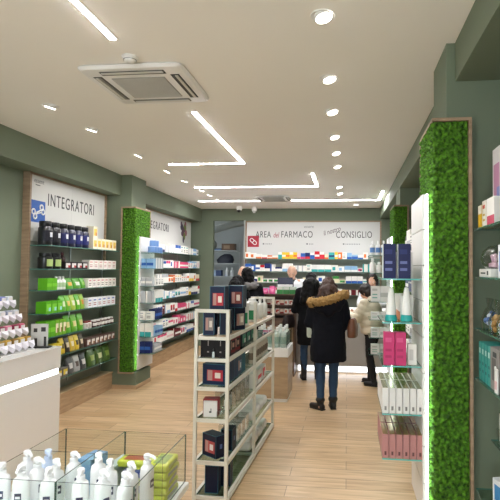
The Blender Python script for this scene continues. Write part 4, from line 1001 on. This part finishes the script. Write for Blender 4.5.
# ================================================================== SALES COUNTER, BROWN CANDY STAND
t = thing('sales_counter', 'long grey-white sales counter with light along its base', 'counter', (0, 0, 0))
b = MB()
xs_ = (-2.15, -1.45, -.83, -.28, .30, .95)
for i in range(5): b.box(xs_[i]+.002, 8.32, .13, xs_[i+1]-.002, 8.95, 1.02)
b.build('front_panels', mat('#b5b1ac', 0.35, var=0.02, coat=0.2), t)
MB().box(-2.16, 8.30, 1.0205, .96, 8.97, 1.05, bev=.003).build('worktop', WHITE, t)
MB().box(-2.10, 8.42, .002, .90, 8.9, .1295).build('kick_base', WHITE, t)
MB().box(-.80, 8.405, .03, .90, 8.4195, .11).build('light_strip', LEDBASE, t)
t = thing('candy_stand', 'brown shelf stand of small sweets before the counter', 'stand', (-1.11, 8.14, 0))
b = MB(); b.box(-.28, .13, .002, .28, .15, 1.31); b.box(-.28, -.15, .002, -.262, .13, 1.31); b.box(.262, -.15, .002, .28, .13, 1.31)
b.build('carcass', BROWN, t)
for z in (1.31, 1.14, 1.0, .93): MB().box(-.262, -.15, z-.016, .262, .13, z).build('shelf', BROWN, t)
MB().box(-.262, -.15, .80, .262, -.132, .913).build('lower_panel', BROWN, t)
MB().box(-.262, -.15, .05, .262, -.132, .798).build('base_panel', wood('#8f7658', '#a58a68', 'stand_oak'), t)
for r_, z in enumerate((1.141, 1.001)):
    for k in range(7):
        carton(f'small sweets box, {ORD[k]} from the left, {["upper","lower"][r_]} shelf of the brown stand', (-1.325+k*.072, 8.05, z), 0, (.062, .06, .075), [['#d9c9bc', '#b04030', '#e6ddd0'], ['#c9b8a8', '#8a2a2a', '#d9a05a'], ['#dcd4cc', '#c05a3a', '#8a6a5a']][k % 3], ['duo', 'foot', 'block'][k % 3], name='sweets_box', group='sweets boxes on the brown stand')
for k in range(3): carton(f'green and white box, {ORD[k]} from the left on top of the brown stand', (-1.075+k*.105, 8.07, 1.311), 0, (.095, .09, .115), ['#3f8a4a', '#d9dcd2', '#c9d6c0'], 'top', name='pastille_box', group='green boxes on the brown stand')
for k in range(2): pouch(f'bright pink packet, {["left","right"][k]} one on top of the brown stand', (-1.315+k*.11, 8.07, 1.311), 0, (.10, .07, [.09, .13][k]), ['#d94a8a', '#e98ab4'], group='pink packets on the brown stand')
# monitor, keypad and box on the counter
t = thing('monitor', 'navy screen facing away beside the bald pharmacist', 'monitor', (-1.06, 8.62, 1.0505))
MB().box(-.09, -.07, 0, .09, .07, .012, bev=.004).box(-.02, -.01, .012, .02, .01, .40).build('stand', DARK, t)
MB().box(-.13, -.028, .40, .13, -.012, .52, bev=.004).build('screen', mat('#1b1f3f', 0.3), t)
MB().box(-.13, -.028, .335, .13, -.012, .398, bev=.003).build('white_bezel', WHITE, t)
for k, (x, c, n_) in enumerate(((-1.95, '#7d5a74', 'mauve'), (-1.72, '#c9406a', 'pink'), (-1.5, '#8a7488', 'greyish purple'))):
    carton(f'{n_} display carton on the left end of the sales counter', (x, 8.45, 1.0505), 0, (.17, .12, .18), [c, '#d9a8bc', '#6a4a5f'], 'band', name='display_carton', group='display cartons on the counter')

# ================================================================== BACK ROOM
t = thing('storage_shelf', 'grey storage shelves in the back room doorway', 'shelf', (0, 0, 0))
for z in (2.19, 1.86, 1.53, 1.2): MB().box(-3.9, 12.5, z-.02, -2.80, 12.95, z).build('shelf_board', mat('#a9b0b0', 0.5), t)
for x in (-3.88, -2.815): MB().box(x-.012, 12.93, .002, x+.012, 12.95, 2.4).build('upright', METAL, t)
carton('brown carton on the highest back room shelf', (-3.02, 12.62, 2.1905), 0, (.34, .2, .17), ['#5f4a3a', '#8a7660', '#d9d4cc'], 'block', name='storage_box')
carton('flat blue box on the highest back room shelf', (-3.32, 12.62, 2.1905), 0, (.22, .2, .05), ['#2f4a6a', '#6a8ab0', '#c9d2d9'], 'foot', name='storage_box')
o = MB().loft([(0, 0, 0, .20, .11), (.08, 0, 0, .23, .13), (.18, .03, 0, .17, .10), (.24, .05, 0, .08, .05)], 24).build('black_bag', mat('#1d2230', 0.6, bump=.4, bscale=20), None, (-3.12, 12.65, 1.8605), 0, smooth=60); tag(o, 'dark slumped bag on the middle back room shelf', 'bag')
carton('blue and white box on the lower back room shelf', (-3.30, 12.62, 1.5305), 0, (.20, .18, .15), ['#2c3f66', '#8fa6c0', '#d9dee2'], 'side', name='storage_box')
for k in range(2): bottle(f'white bottle, {["left","right"][k]} of two on the lower back room shelf', (-3.06+k*.13, 12.60, 1.5305), .045, .22, '#cfd6d9', '#e2e6e8', name='storage_bottle', group='bottles in the back room')
t = thing('air_duct', 'thick grey air duct slanting across the back room ceiling', 'duct', (0, 0, 0))
MB().tube([(-3.7, 11.9, 2.52), (-3.25, 11.9, 2.66), (-2.75, 11.9, 2.80), (-2.28, 11.9, 2.88)], .085, 20).build('pipe', mat('#8d9694', 0.4, 0.3), t, smooth=60)
MB().ell((-3.28, 11.9, 2.30), (.13, .12, .13)).tube([(-3.28, 11.9, 2.40), (-3.28, 11.9, 2.60)], .05, 14).build('vent_outlet', mat('#7f8886', 0.4, 0.3), t, smooth=60)
t = thing('ceiling_lamp', 'cool ceiling lamp lighting the back room', 'lamp', (-3.3, 12.2, CEIL))
MB().box(-.3, -.08, -.05, .3, .08, -.001).build('housing', WHITE, t)
MB().box(-.28, -.07, -.056, .28, .07, -.0505).build('diffuser', emit('#eaf2ff', 5.0, 'back_room_lamp'), t)
# ================================================================== PEOPLE
TMP = bpy.data.scenes.new('workbench')      # a scratch scene, removed at the end
def fused(name, mb, material, parent, voxel=0.010, smooth_it=6, loc=None, rz=0, bump=None):
    """melt the overlapping shapes of a builder into one continuous skin"""
    me = mb.mesh(name, material)
    o = bpy.data.objects.new(name+'_tmp', me); TMP.collection.objects.link(o)
    r = o.modifiers.new('r', 'REMESH'); r.mode = 'VOXEL'; r.voxel_size = voxel; r.use_smooth_shade = True
    s = o.modifiers.new('s', 'SMOOTH'); s.factor = 0.5; s.iterations = smooth_it
    with bpy.context.temp_override(scene=TMP, view_layer=TMP.view_layers[0]): dg = bpy.context.evaluated_depsgraph_get()
    me2 = bpy.data.meshes.new_from_object(o.evaluated_get(dg))
    bpy.data.objects.remove(o); bpy.data.meshes.remove(me)
    if bump:
        nn = [v.normal.copy() for v in me2.vertices]
        for v, q in zip(me2.vertices, nn):
            v.co += q*(noise.noise(v.co*bump[0])*bump[1]+noise.noise(v.co*bump[0]*2.7)*bump[1]*.5)
    me2.name = name; me2.materials.clear(); me2.materials.append(material)
    me2.polygons.foreach_set('use_smooth', [True]*len(me2.polygons))
    return link(name, me2, parent, loc, rz)
SKIN = mat('#c99a80', 0.5, var=0.04); SKIN2 = mat('#d2a58c', 0.5, var=0.04)
def hand(b, w, d, side, r=0.0085):
    """w wrist, d hand direction, side = vector across the palm towards the thumb"""
    w = Vector(w); d = Vector(d).normalized(); sd = Vector(side); sd = (sd-d*sd.dot(d)).normalized(); n = d.cross(sd)
    for k in (-1.2, 0, 1.2): b.cap(w, w+d*.075+sd*k*.018, .016, .013)
    for k, L in ((-1.5, .055), (-.5, .070), (.5, .075), (1.5, .066)):
        p0 = w+d*.075+sd*k*.018; p1 = p0+d*L*.5+n*.006; p2 = p1+d*L*.4+n*.022
        b.cap(p0, p1, r, r*.95); b.cap(p1, p2, r*.95, r*.8)
    p0 = w+d*.025+sd*.022; p1 = p0+d*.03+sd*.03; p2 = p1+d*.03+sd*.006+n*.008
    b.cap(p0, p1, .0115, .010); b.cap(p1, p2, .010, .0085)
class Fig:
    """A standing figure facing local +Y; H is the full height. Joints can be moved before build."""
    def __init__(s, H, lean=0.0, width=1.0):
        k = H/1.65; s.k = k; s.w = width
        s.lean = lean
        s.hipz = .86*k; s.J = {}
        for sd, nm in ((-1, 'L'), (1, 'R')):
            s.J['hip'+nm] = Vector((sd*.085*k, 0, .86*k)); s.J['knee'+nm] = Vector((sd*.09*k, .015*k, .47*k)); s.J['ank'+nm] = Vector((sd*.09*k, -.02*k, .085*k))
            s.J['sho'+nm] = s.up((sd*.165*k*width, 0, 1.345*k)); s.J['elb'+nm] = s.up((sd*.215*k*width, -.03*k, 1.06*k)); s.J['wri'+nm] = s.up((sd*.20*k*width, .06*k, .84*k))
        s.yawh = 0; s.nod = 0; s.turn = (10, -10)
    def up(s, p):
        p = Vector(p); a = R(s.lean); z = p.z-s.hipz
        return Vector((p.x, p.y*math.cos(a)+z*math.sin(a), s.hipz+z*math.cos(a)-p.y*math.sin(a)))
    def headM(s):
        return Matrix.Translation(s.up((0, .015*s.k, 1.44*s.k))) @ Matrix.Rotation(R(s.yawh), 4, 'Z') @ Matrix.Rotation(-R(s.nod), 4, 'X')
    def body(s, root, skin, voxel=0.009, hands=True):
        k = s.k; b = MB(); J = s.J
        b.cap(s.up((0, 0, .92*k)), s.up((0, 0, 1.08*k)), .125*k, .115*k)
        b.cap(s.up((-.05*k, 0, 1.18*k)), s.up((-.05*k, .0, 1.26*k)), .10*k, .09*k); b.cap(s.up((.05*k, 0, 1.18*k)), s.up((.05*k, 0, 1.26*k)), .10*k, .09*k)
        b.cap(J['shoL'], J['shoR'], .055*k, .055*k); b.cap(J['hipL'], J['hipR'], .10*k, .10*k)
        for n_, tw in zip('LR', s.turn):
            fd = Matrix.Rotation(R(tw), 3, 'Z')
            b.cap(J['hip'+n_], J['knee'+n_], .080*k, .052*k); b.cap(J['knee'+n_], J['ank'+n_], .052*k, .034*k)
            b.cap(J['ank'+n_]+fd @ Vector((0, -.02*k, -.045*k)), J['ank'+n_]+fd @ Vector((0, .09*k, -.054*k)), 0.021*k, .016*k); b.cap(J['ank'+n_], J['ank'+n_]+Vector((0, -.02*k, -.045*k)), .034*k, .03*k)
            b.cap(J['sho'+n_], J['elb'+n_], .046*k, .036*k); b.cap(J['elb'+n_], J['wri'+n_], .036*k, .025*k)
            d = (J['wri'+n_]-J['elb'+n_]).normalized()
            if hands: hand(b, J['wri'+n_], d, Vector((0, 0.3, 1)) if abs(d.z) < .6 else Vector((0, 1, 0)))
        b.cap(s.up((0, 0, 1.36*k)), s.up((0, .012*k, 1.47*k)), .055*k, .048*k)
        M = s.headM(); q = k
        b.ell((0, .0, .10*q), (.073*q, .092*q, .108*q), M=M); b.ell((0, .032*q, .035*q), (.052*q, .056*q, .052*q), M=M); b.ell((0, .075*q, .005*q), (.022*q, .014*q, .016*q), M=M)
        b.cap(M @ Vector((0, .086*q, .098*q)), M @ Vector((0, .105*q, .062*q)), .008*q, .0135*q)
        b.cap(M @ Vector((-.035*q, .082*q, .112*q)), M @ Vector((.035*q, .082*q, .112*q)), .0105*q, .0105*q)
        b.cap(M @ Vector((-.016*q, .089*q, .033*q)), M @ Vector((.016*q, .089*q, .033*q)), .0075*q, .0075*q)
        for sd in (-1, 1):
            b.ell((sd*.074*q, -.008*q, .082*q), (.010*q, .020*q, .032*q), M=M); b.ell((sd*.04*q, .062*q, .06*q), (.022*q, .02*q, .02*q), M=M)
        o = fused('body', b, skin, root, voxel)
        for sd in (-1, 1):
            e = MB(); e.ell((sd*.031*q, .0815*q, .092*q), (.012*q, .009*q, .0075*q), 0, M=M, seg=12, rings=8); e.ell((sd*.031*q, .0885*q, .092*q), (.0055*q, .0035*q, .0055*q), 1, M=M, seg=10, rings=6)
            e.build('eye', [mat('#e9e4df', 0.2), mat('#2a1c14', 0.2)], root, smooth=180)
        m_ = MB(); m_.cap(M @ Vector((-.02*q, .0945*q, .031*q)), M @ Vector((.02*q, .0945*q, .031*q)), .0035*q, .0035*q); m_.build('mouth', mat('#8f4f48', 0.5), root, smooth=180)
        return o
    def trousers(s, root, m, top=0.0, r=1.12, bottom=1.0, voxel=0.011, name='trousers'):
        b = MB(); k = s.k; J = s.J
        for n_ in 'LR':
            kn, an = J['knee'+n_], J['ank'+n_]; end = kn.lerp(an, bottom)
            b.cap(J['hip'+n_], kn, .085*k*r, .056*k*r); 
            mid = kn.lerp(end, .35)+Vector((0, -.012*k, 0))
            b.cap(kn, mid, .056*k*r, .054*k*r); b.cap(mid, end, .054*k*r, .040*k*r)
        b.cap(J['hipL'], J['hipR'], .104*k*r, .104*k*r); b.cap(s.up((0, 0, .90*k)), s.up((0, 0, .98*k)), .13*k, .128*k)
        fused(name, b, m, root, voxel, 4, bump=(14, .006))
    def shoes(s, root, m, sole, boot=0.0):
        k = s.k
        for n_, tw in zip('LR', s.turn):
            a = s.J['ank'+n_]; b = MB(); top = .10*k+boot
            kn = s.J['knee'+n_]
            t_ = min(1, boot/(kn.z-a.z)) if boot else 0
            b.cap((a.x, a.y-.025*k, .042*k), (a.x+(-.008 if n_ == 'L' else .008), a.y+.135*k, .036*k), .042*k, .036*k); b.cap((a.x, a.y-.015*k, .05*k), a+Vector((0, 0, .02*k)), .042*k, .045*k)
            if boot: b.cap(a, a.lerp(kn, t_), .046*k, .062*k)
            b.box(a.x-.032*k, a.y-.055*k, .012, a.x+.032*k, a.y+.14*k, .04*k)
            Rt = Matrix.Translation((a.x, a.y, 0)) @ Matrix.Rotation(R(tw), 4, 'Z') @ Matrix.Translation((-a.x, -a.y, 0)); b.v = [tuple(Rt @ Vector(v)) if v[2] < .09 else v for v in b.v]
            o = fused('boot' if boot > .05 else 'shoe', b, m, root, .008, 4)
            sb = MB(); sb.box(a.x-.036*k, a.y-.06*k, .001, a.x+.036*k, a.y+.155*k, .014, bev=.004); sb.v = [tuple(Rt @ Vector(v)) for v in sb.v]; sb.build('sole', sole, o)
def add_person(label, loc, rz): return thing('person', label, 'person', (loc[0], loc[1], 0), R(rz))
NAVYBLK = mat('#0d0f18', 0.85, var=0.15, bump=0.3, bscale=60, spec=0.2); COATBLK = mat('#0a0a0e', 0.85, var=0.15, bump=0.2, bscale=60, spec=0.2)
JEANS = mat('#24405f', 0.8, var=0.18, scale=20, bump=0.2, bscale=200); BLKTR = mat('#101114', 0.8, var=0.1)
HAIRBR = mat('#3f281e', 0.55, var=0.35, scale=40, bump=0.5, bscale=90); HAIRBK = mat('#070607', 0.6, var=0.2, bump=0.3, bscale=90, spec=0.2); HAIRDK = mat('#1c1412', 0.5, var=0.3, bump=0.5, bscale=90)
FUR = mat('#a5834f', 0.95, var=0.45, scale=60, bump=1.0, bscale=160)

# --- 1: woman in the middle, seen from behind
p1 = add_person('person seen from behind in dark parka with fur-trimmed hood and blue jeans', (-.225, 6.22), 3)
F = Fig(1.60); k = F.k; F.turn = (48, 8)
F.J['ankL'] += Vector((-.005, -.02, 0)); F.J['ankR'] += Vector((-.025, .05, 0)); F.J['kneeR'] += Vector((-.02, .02, 0)); F.J['kneeL'] += Vector((-.005, 0, 0))
F.J['elbL'] = Vector((-.235, .02, 1.05)); F.J['wriL'] = Vector((-.14, .22, 1.06)); F.J['elbR'] = Vector((.225, .03, 1.04)); F.J['wriR'] = Vector((.13, .22, 1.06)); F.nod = 12
F.body(p1, SKIN)
F.trousers(p1, JEANS, r=1.10); F.shoes(p1, mat('#0f0f11', 0.6), mat('#18181a', 0.8), boot=.03)
b = MB()
b.loft([(.585, 0, 0, .215, .165), (.60, 0, 0, .222, .172), (.80, 0, -.005, .220, .175), (.95, 0, -.005, .205, .16), (1.10, 0, -.005, .205, .15), (1.25, 0, -.01, .215, .145), (1.32, 0, -.005, .19, .125), (1.39, 0, 0, .10, .09)], 36)
for s_ in 'LR':
    b.cap(F.J['sho'+s_]+Vector((0, 0, -.01)), F.J['elb'+s_], .082, .070); b.cap(F.J['elb'+s_], F.J['wri'+s_], .068, .052)
fused('parka', b, NAVYBLK, p1, .013, 5, bump=(9, .010))
b = MB()   # hood lying on the back, rimmed with fur
b.cap((-.13, -.13, 1.30), (.13, -.13, 1.33), .075, .075); b.cap((-.10, -.15, 1.24), (.10, -.15, 1.26), .065, .065); b.cap((0, -.15, 1.20), (0, -.13, 1.3), .07, .08)
fused('hood', b, NAVYBLK, p1, .013, 5)
b = MB()
pts = [(-.17, .12, 1.315), (-.215, .02, 1.305), (-.205, -.09, 1.30), (-.13, -.18, 1.315), (0, -.215, 1.345), (.12, -.185, 1.385), (.20, -.09, 1.41), (.20, .02, 1.40), (.15, .12, 1.37)]
for a_, c_ in zip(pts[:-1], pts[1:]): b.cap(a_, c_, .052, .052)
fused('fur_trim', b, FUR, p1, .010, 2, bump=(45, .022))
b = MB()
M = F.headM()
b.ell((0, -.012, .115), (.087, .103, .108), M=M); b.ell((0, -.055, .05), (.088, .075, .11), M=M); b.cap((-.055, -.06, 1.46), (-.105, -.07, 1.31), .055, .04); b.cap((.05, -.06, 1.47), (.09, -.08, 1.37), .055, .04); b.cap((0, -.08, 1.47), (0, -.12, 1.36), .065, .045)
b.cap((-.075, .02, 1.50), (-.12, .05, 1.34), .035, .03); b.cap((.075, .02, 1.50), (.11, .05, 1.36), .035, .03)
fused('hair', b, HAIRBR, p1, .009, 3, bump=(35, .010))

# --- 2: woman in black coat with long black hair
p2 = add_person('person seen from behind in black coat with long black hair and tall boots', (-.56, 7.85), 6)
F = Fig(1.66); F.J['kneeL'] += Vector((-.01, .02, 0)); F.J['ankL'] += Vector((-.01, 0, 0)); F.J['ankR'] += Vector((.02, .06, 0)); F.J['kneeR'] += Vector((.02, .03, 0))
F.J['elbL'] = Vector((-.25, .03, 1.08)); F.J['wriL'] = Vector((-.16, .24, 1.1)); F.J['elbR'] = Vector((.24, .03, 1.08)); F.J['wriR'] = Vector((.15, .24, 1.1)); F.nod = 15
F.body(p2, SKIN); F.trousers(p2, JEANS, r=1.05); F.shoes(p2, mat('#221a19', 0.55), mat('#141212', 0.8), boot=.26)
b = MB()
b.loft([(.545, 0, 0, .20, .16), (.56, 0, 0, .208, .165), (.8, 0, 0, .212, .165), (1.0, 0, -.005, .195, .15), (1.15, 0, -.005, .20, .145), (1.28, 0, -.01, .21, .14), (1.36, 0, -.005, .18, .12), (1.43, 0, 0, .09, .08)], 36)
for s_ in 'LR':
    b.cap(F.J['sho'+s_], F.J['elb'+s_], .078, .066); b.cap(F.J['elb'+s_], F.J['wri'+s_], .064, .05)
fused('coat', b, COATBLK, p2, .013, 5, bump=(9, .010))
b = MB(); M = F.headM()
b.ell((0, -.012, .115), (.088, .105, .108), M=M); b.ell((0, -.05, .05), (.095, .085, .12), M=M); b.cap((0, -.10, 1.50), (0, -.15, 1.18), .09, .075); b.cap((-.07, -.07, 1.5), (-.13, -.12, 1.22), .06, .055); b.cap((.07, -.07, 1.5), (.14, -.11, 1.22), .06, .055)
fused('hair', b, HAIRBK, p2, .011, 4, bump=(20, .012))

# --- 3: customer in cream puffer jacket, facing left to the counter
p3 = add_person('person in cream puffer jacket and black trousers leaning to the counter at right', (.39, 7.62), 62)
F = Fig(1.50, lean=8)
F.J['ankR'] += Vector((.0, .10, 0)); F.J['kneeR'] += Vector((0, .08, 0)); F.J['ankL'] += Vector((0, -.04, 0))
for s_, sd in (('L', -1), ('R', 1)):
    F.J['elb'+s_] = Vector((sd*.21, .16, .99)); F.J['wri'+s_] = Vector((sd*.13, .36, 1.03))
F.nod = 25
F.body(p3, SKIN); F.trousers(p3, BLKTR, r=1.12); F.shoes(p3, mat('#101012', 0.6), mat('#1a1a1c', 0.8))
b = MB()
rr = [(.76, .185, .145), (.79, .20, .16), (.84, .205, .165), (.865, .192, .155), (.90, .208, .168), (.95, .208, .168), (.975, .195, .155), (1.01, .21, .168), (1.06, .21, .165), (1.085, .197, .155), (1.12, .21, .16), (1.17, .205, .15), (1.20, .18, .13), (1.26, .10, .085)]
vs = []
tmp = MB(); tmp.loft([(z, 0, 0, a, c) for z, a, c in rr], 36)
tmp.v = [tuple(F.up(v)) if v[2] > F.hipz else v for v in tmp.v]
b.add(tmp.v, tmp.f)
for s_ in 'LR':
    sh, el, wr = F.J['sho'+s_], F.J['elb'+s_], F.J['wri'+s_]
    for i in range(4): b.ell(sh.lerp(el, i/3.5), (.080, .080, .075))
    for i in range(4): b.ell(el.lerp(wr, i/3.3), (.072, .072, .068))
b.cap(F.up((-.05, -.06, 1.26)), F.up((.05, -.06, 1.26)), .06, .06)
fused('puffer_jacket', b, mat('#d3c7b0', 0.55, var=0.08, bump=0.2, bscale=30), p3, .011, 3, bump=(12, .005))
b = MB(); M = F.headM()
b.ell((0, -.014, .11), (.085, .10, .102), M=M); b.ell((0, -.05, .05), (.08, .07, .09), M=M); b.ell((0, -.125, .06), (.045, .05, .06), M=M); b.cap(M @ Vector((0, -.12, .05)), M @ Vector((0, -.14, -.10)), .04, .02)
fused('hair', b, HAIRDK, p3, .009, 3, bump=(30, .008))

def pharmacist(label, loc, rz, H, hair, coat='#e4e6ea', nod=15, shirt='#1c1e26', arms=None):
    p = add_person(label, loc, rz); F = Fig(H); k = F.k; F.nod = nod
    for s_, sd in (('L', -1), ('R', 1)):
        F.J['elb'+s_] = Vector((sd*.23*k, .05, 1.08*k)); F.J['wri'+s_] = Vector((sd*.12*k, .27, 1.10*k))
    F.body(p, SKIN2); F.trousers(p, mat('#22252e', 0.8)); F.shoes(p, mat('#e2e2e2', 0.5), mat('#cfcfcf', 0.8))
    b = MB(); b.loft([(.52*k, 0, 0, .20*k, .15*k), (.8*k, 0, 0, .20*k, .15*k), (1.0*k, 0, 0, .185*k, .14*k), (1.2*k, 0, -.005, .20*k, .135*k), (1.33*k, 0, -.005, .185*k, .115*k), (1.395*k, 0, -.01, .095*k, .075*k)], 36)
    for s_ in 'LR':
        b.cap(F.J['sho'+s_], F.J['elb'+s_], .066*k, .058*k); b.cap(F.J['elb'+s_], F.J['wri'+s_], .056*k, .045*k)
    fused('white_coat', b, mat(coat, 0.7, var=0.03, bump=.15, bscale=25), p, .012, 4, bump=(10, .006))
    b = MB(); b.loft([(1.0*k, 0, .118*k, .012*k, .03*k), (1.15*k, 0, .115*k, .03*k, .03*k), (1.33*k, 0, .085*k, .055*k, .035*k), (1.40*k, 0, .02*k, .06*k, .06*k)], 20)
    b.build('shirt', mat(shirt, 0.7), p, smooth=60)
    if hair:
        b = MB(); M = F.headM(); hair(b, M, k, F); fused('hair', b, HAIRDK if H < 1.7 else mat('#8a7a6c', 0.6, bump=.4), p, .008, 3, bump=(30, .006))
    return p
def fringe(b, M, k, F):
    for sd in (-1, 1): b.ell((sd*.066*k, -.035*k, .085*k), (.016*k, .05*k, .04*k), M=M)
    b.ell((0, -.075*k, .07*k), (.06*k, .026*k, .045*k), M=M)
def longhair(b, M, k, F):
    b.ell((0, -.02*k, .118*k), (.088*k, .10*k, .105*k), M=M)
    for sd in (-1, 1): b.cap(M @ Vector((sd*.078*k, -.01*k, .12*k)), M @ Vector((sd*.085*k, .0, -.10*k)), .030*k, .026*k)
    b.cap(M @ Vector((0, -.07*k, .1*k)), M @ Vector((0, -.09*k, -.10*k)), .07*k, .05*k)
pharmacist('person, bald, in white coat behind the counter looking down', (-1.0, 9.2), 178, 1.80, fringe, nod=22)
pharmacist('person with long dark hair in white coat behind the counter at right', (.47, 9.25), 170, 1.66, longhair, nod=26, shirt='#d9d9dc')
pharmacist('person with pinkish bare head glimpsed at the far left of the counter', (-1.93, 9.15), 205, 1.76, None, nod=5, coat='#5a5f68')

# --- customers at the left end, half hidden by the navy boxes
p6 = add_person('person with black hair and grey fur collar at the left counter end', (-1.56, 7.78), 20)
F = Fig(1.73); F.nod = 5; F.yawh = 25
F.body(p6, SKIN); F.trousers(p6, BLKTR); F.shoes(p6, mat('#141416', 0.6), mat('#1a1a1c', 0.8))
b = MB(); b.loft([(.6, 0, 0, .21, .16), (.9, 0, 0, .21, .16), (1.1, 0, 0, .20, .15), (1.28, 0, -.01, .21, .14), (1.40, 0, 0, .14, .10), (1.46, 0, 0, .08, .08)], 36)
for s_ in 'LR':
    b.cap(F.J['sho'+s_], F.J['elb'+s_], .08, .068); b.cap(F.J['elb'+s_], F.J['wri'+s_], .066, .05)
fused('coat', b, COATBLK, p6, .013, 5, bump=(9, .010))
b = MB()
for i in range(8):
    a0 = 2*math.pi*i/8; a1 = 2*math.pi*(i+1)/8
    b.cap((.13*math.cos(a0), .11*math.sin(a0)-.01, 1.465+.02*math.sin(a0)), (.13*math.cos(a1), .11*math.sin(a1)-.01, 1.465+.02*math.sin(a1)), .055, .055)
fused('fur_collar', b, mat('#7d7a78', 0.95, var=0.3, scale=60, bump=1.0, bscale=150), p6, .011, 2, bump=(45, .02))
b = MB(); M = F.headM(); b.ell((0, -.015, .12), (.09, .108, .112), M=M); b.ell((0, -.06, .04), (.088, .07, .10), M=M)
for sd in (-1, 1): b.cap(M @ Vector((sd*.075, -.01, .10)), M @ Vector((sd*.085, -.02, -.02)), .03, .025)
fused('hair', b, HAIRBK, p6, .010, 3, bump=(25, .010))

p7 = add_person('person in black coat bending forward at the far left of the counter', (-1.70, 7.15), -12)
F = Fig(1.66, lean=22); F.nod = 35
for s_, sd in (('L', -1), ('R', 1)):
    F.J['elb'+s_] = F.up((sd*.24, .12, 1.08)); F.J['wri'+s_] = F.up((sd*.14, .30, 1.05))
F.body(p7, SKIN); F.trousers(p7, BLKTR); F.shoes(p7, mat('#141416', 0.6), mat('#1a1a1c', 0.8))
b = MB(); tmp = MB(); tmp.loft([(.62, 0, 0, .20, .16), (.86, 0, 0, .205, .16), (1.0, 0, 0, .20, .15), (1.15, 0, -.01, .215, .15), (1.30, 0, -.02, .21, .14), (1.40, 0, -.01, .15, .11), (1.47, 0, 0, .08, .08)], 36)
tmp.v = [tuple(F.up(v)) if v[2] > F.hipz else v for v in tmp.v]; b.add(tmp.v, tmp.f)
for s_ in 'LR':
    b.cap(F.J['sho'+s_], F.J['elb'+s_], .08, .068); b.cap(F.J['elb'+s_], F.J['wri'+s_], .066, .05)
fused('coat', b, COATBLK, p7, .013, 5, bump=(9, .010))
b = MB(); M = F.headM(); b.ell((0, -.015, .115), (.10, .115, .115), M=M); b.ell((0, -.06, .04), (.10, .08, .10), M=M)
fused('hair', b, HAIRBK, p7, .010, 3, bump=(22, .016))

# --- bags
def bag(label, loc, rz, w_, d_, h_, m_, strap, cat='bag', name='handbag', hang=None):
    t = thing(name, label, cat, loc, R(rz))
    b = MB(); b.loft([(0, 0, 0, w_*.46, d_*.42), (h_*.06, 0, 0, w_*.5, d_*.5), (h_*.5, 0, 0, w_*.5, d_*.52), (h_*.9, 0, 0, w_*.40, d_*.34), (h_, 0, 0, w_*.36, d_*.16)], 28, p=3)
    b.build('bag_body', m_, t, smooth=50)
    if strap:
        for yo in (-.012, .012): MB().tube([(-w_*.26, yo, h_*.93)]+[(-w_*.26*math.cos(a*math.pi/8), yo, h_*.93+strap*math.sin(a*math.pi/8)) for a in range(9)]+[(w_*.26, yo, h_*.93)], .007, 8).build('handle', m_, t, smooth=60)
    return t
bag('brown leather handbag hanging at the right side of the parka', (.075, 6.27, .88), 80, .26, .12, .23, mat('#6a4028', 0.45, var=0.15), .13)
bag('pale green and white carrier bag at the left side of the parka', (-.43, 6.44, .85), 75, .24, .12, .28, mat('#ccd6cc', 0.5, var=0.22, scale=12), .10, name='carrier_bag')
bag('dark brown shoulder bag on the left hip of the black coat', (-.90, 7.80, .80), 60, .26, .11, .20, mat('#1f1516', 0.5), .14, name='shoulder_bag')

bpy.data.scenes.remove(TMP)
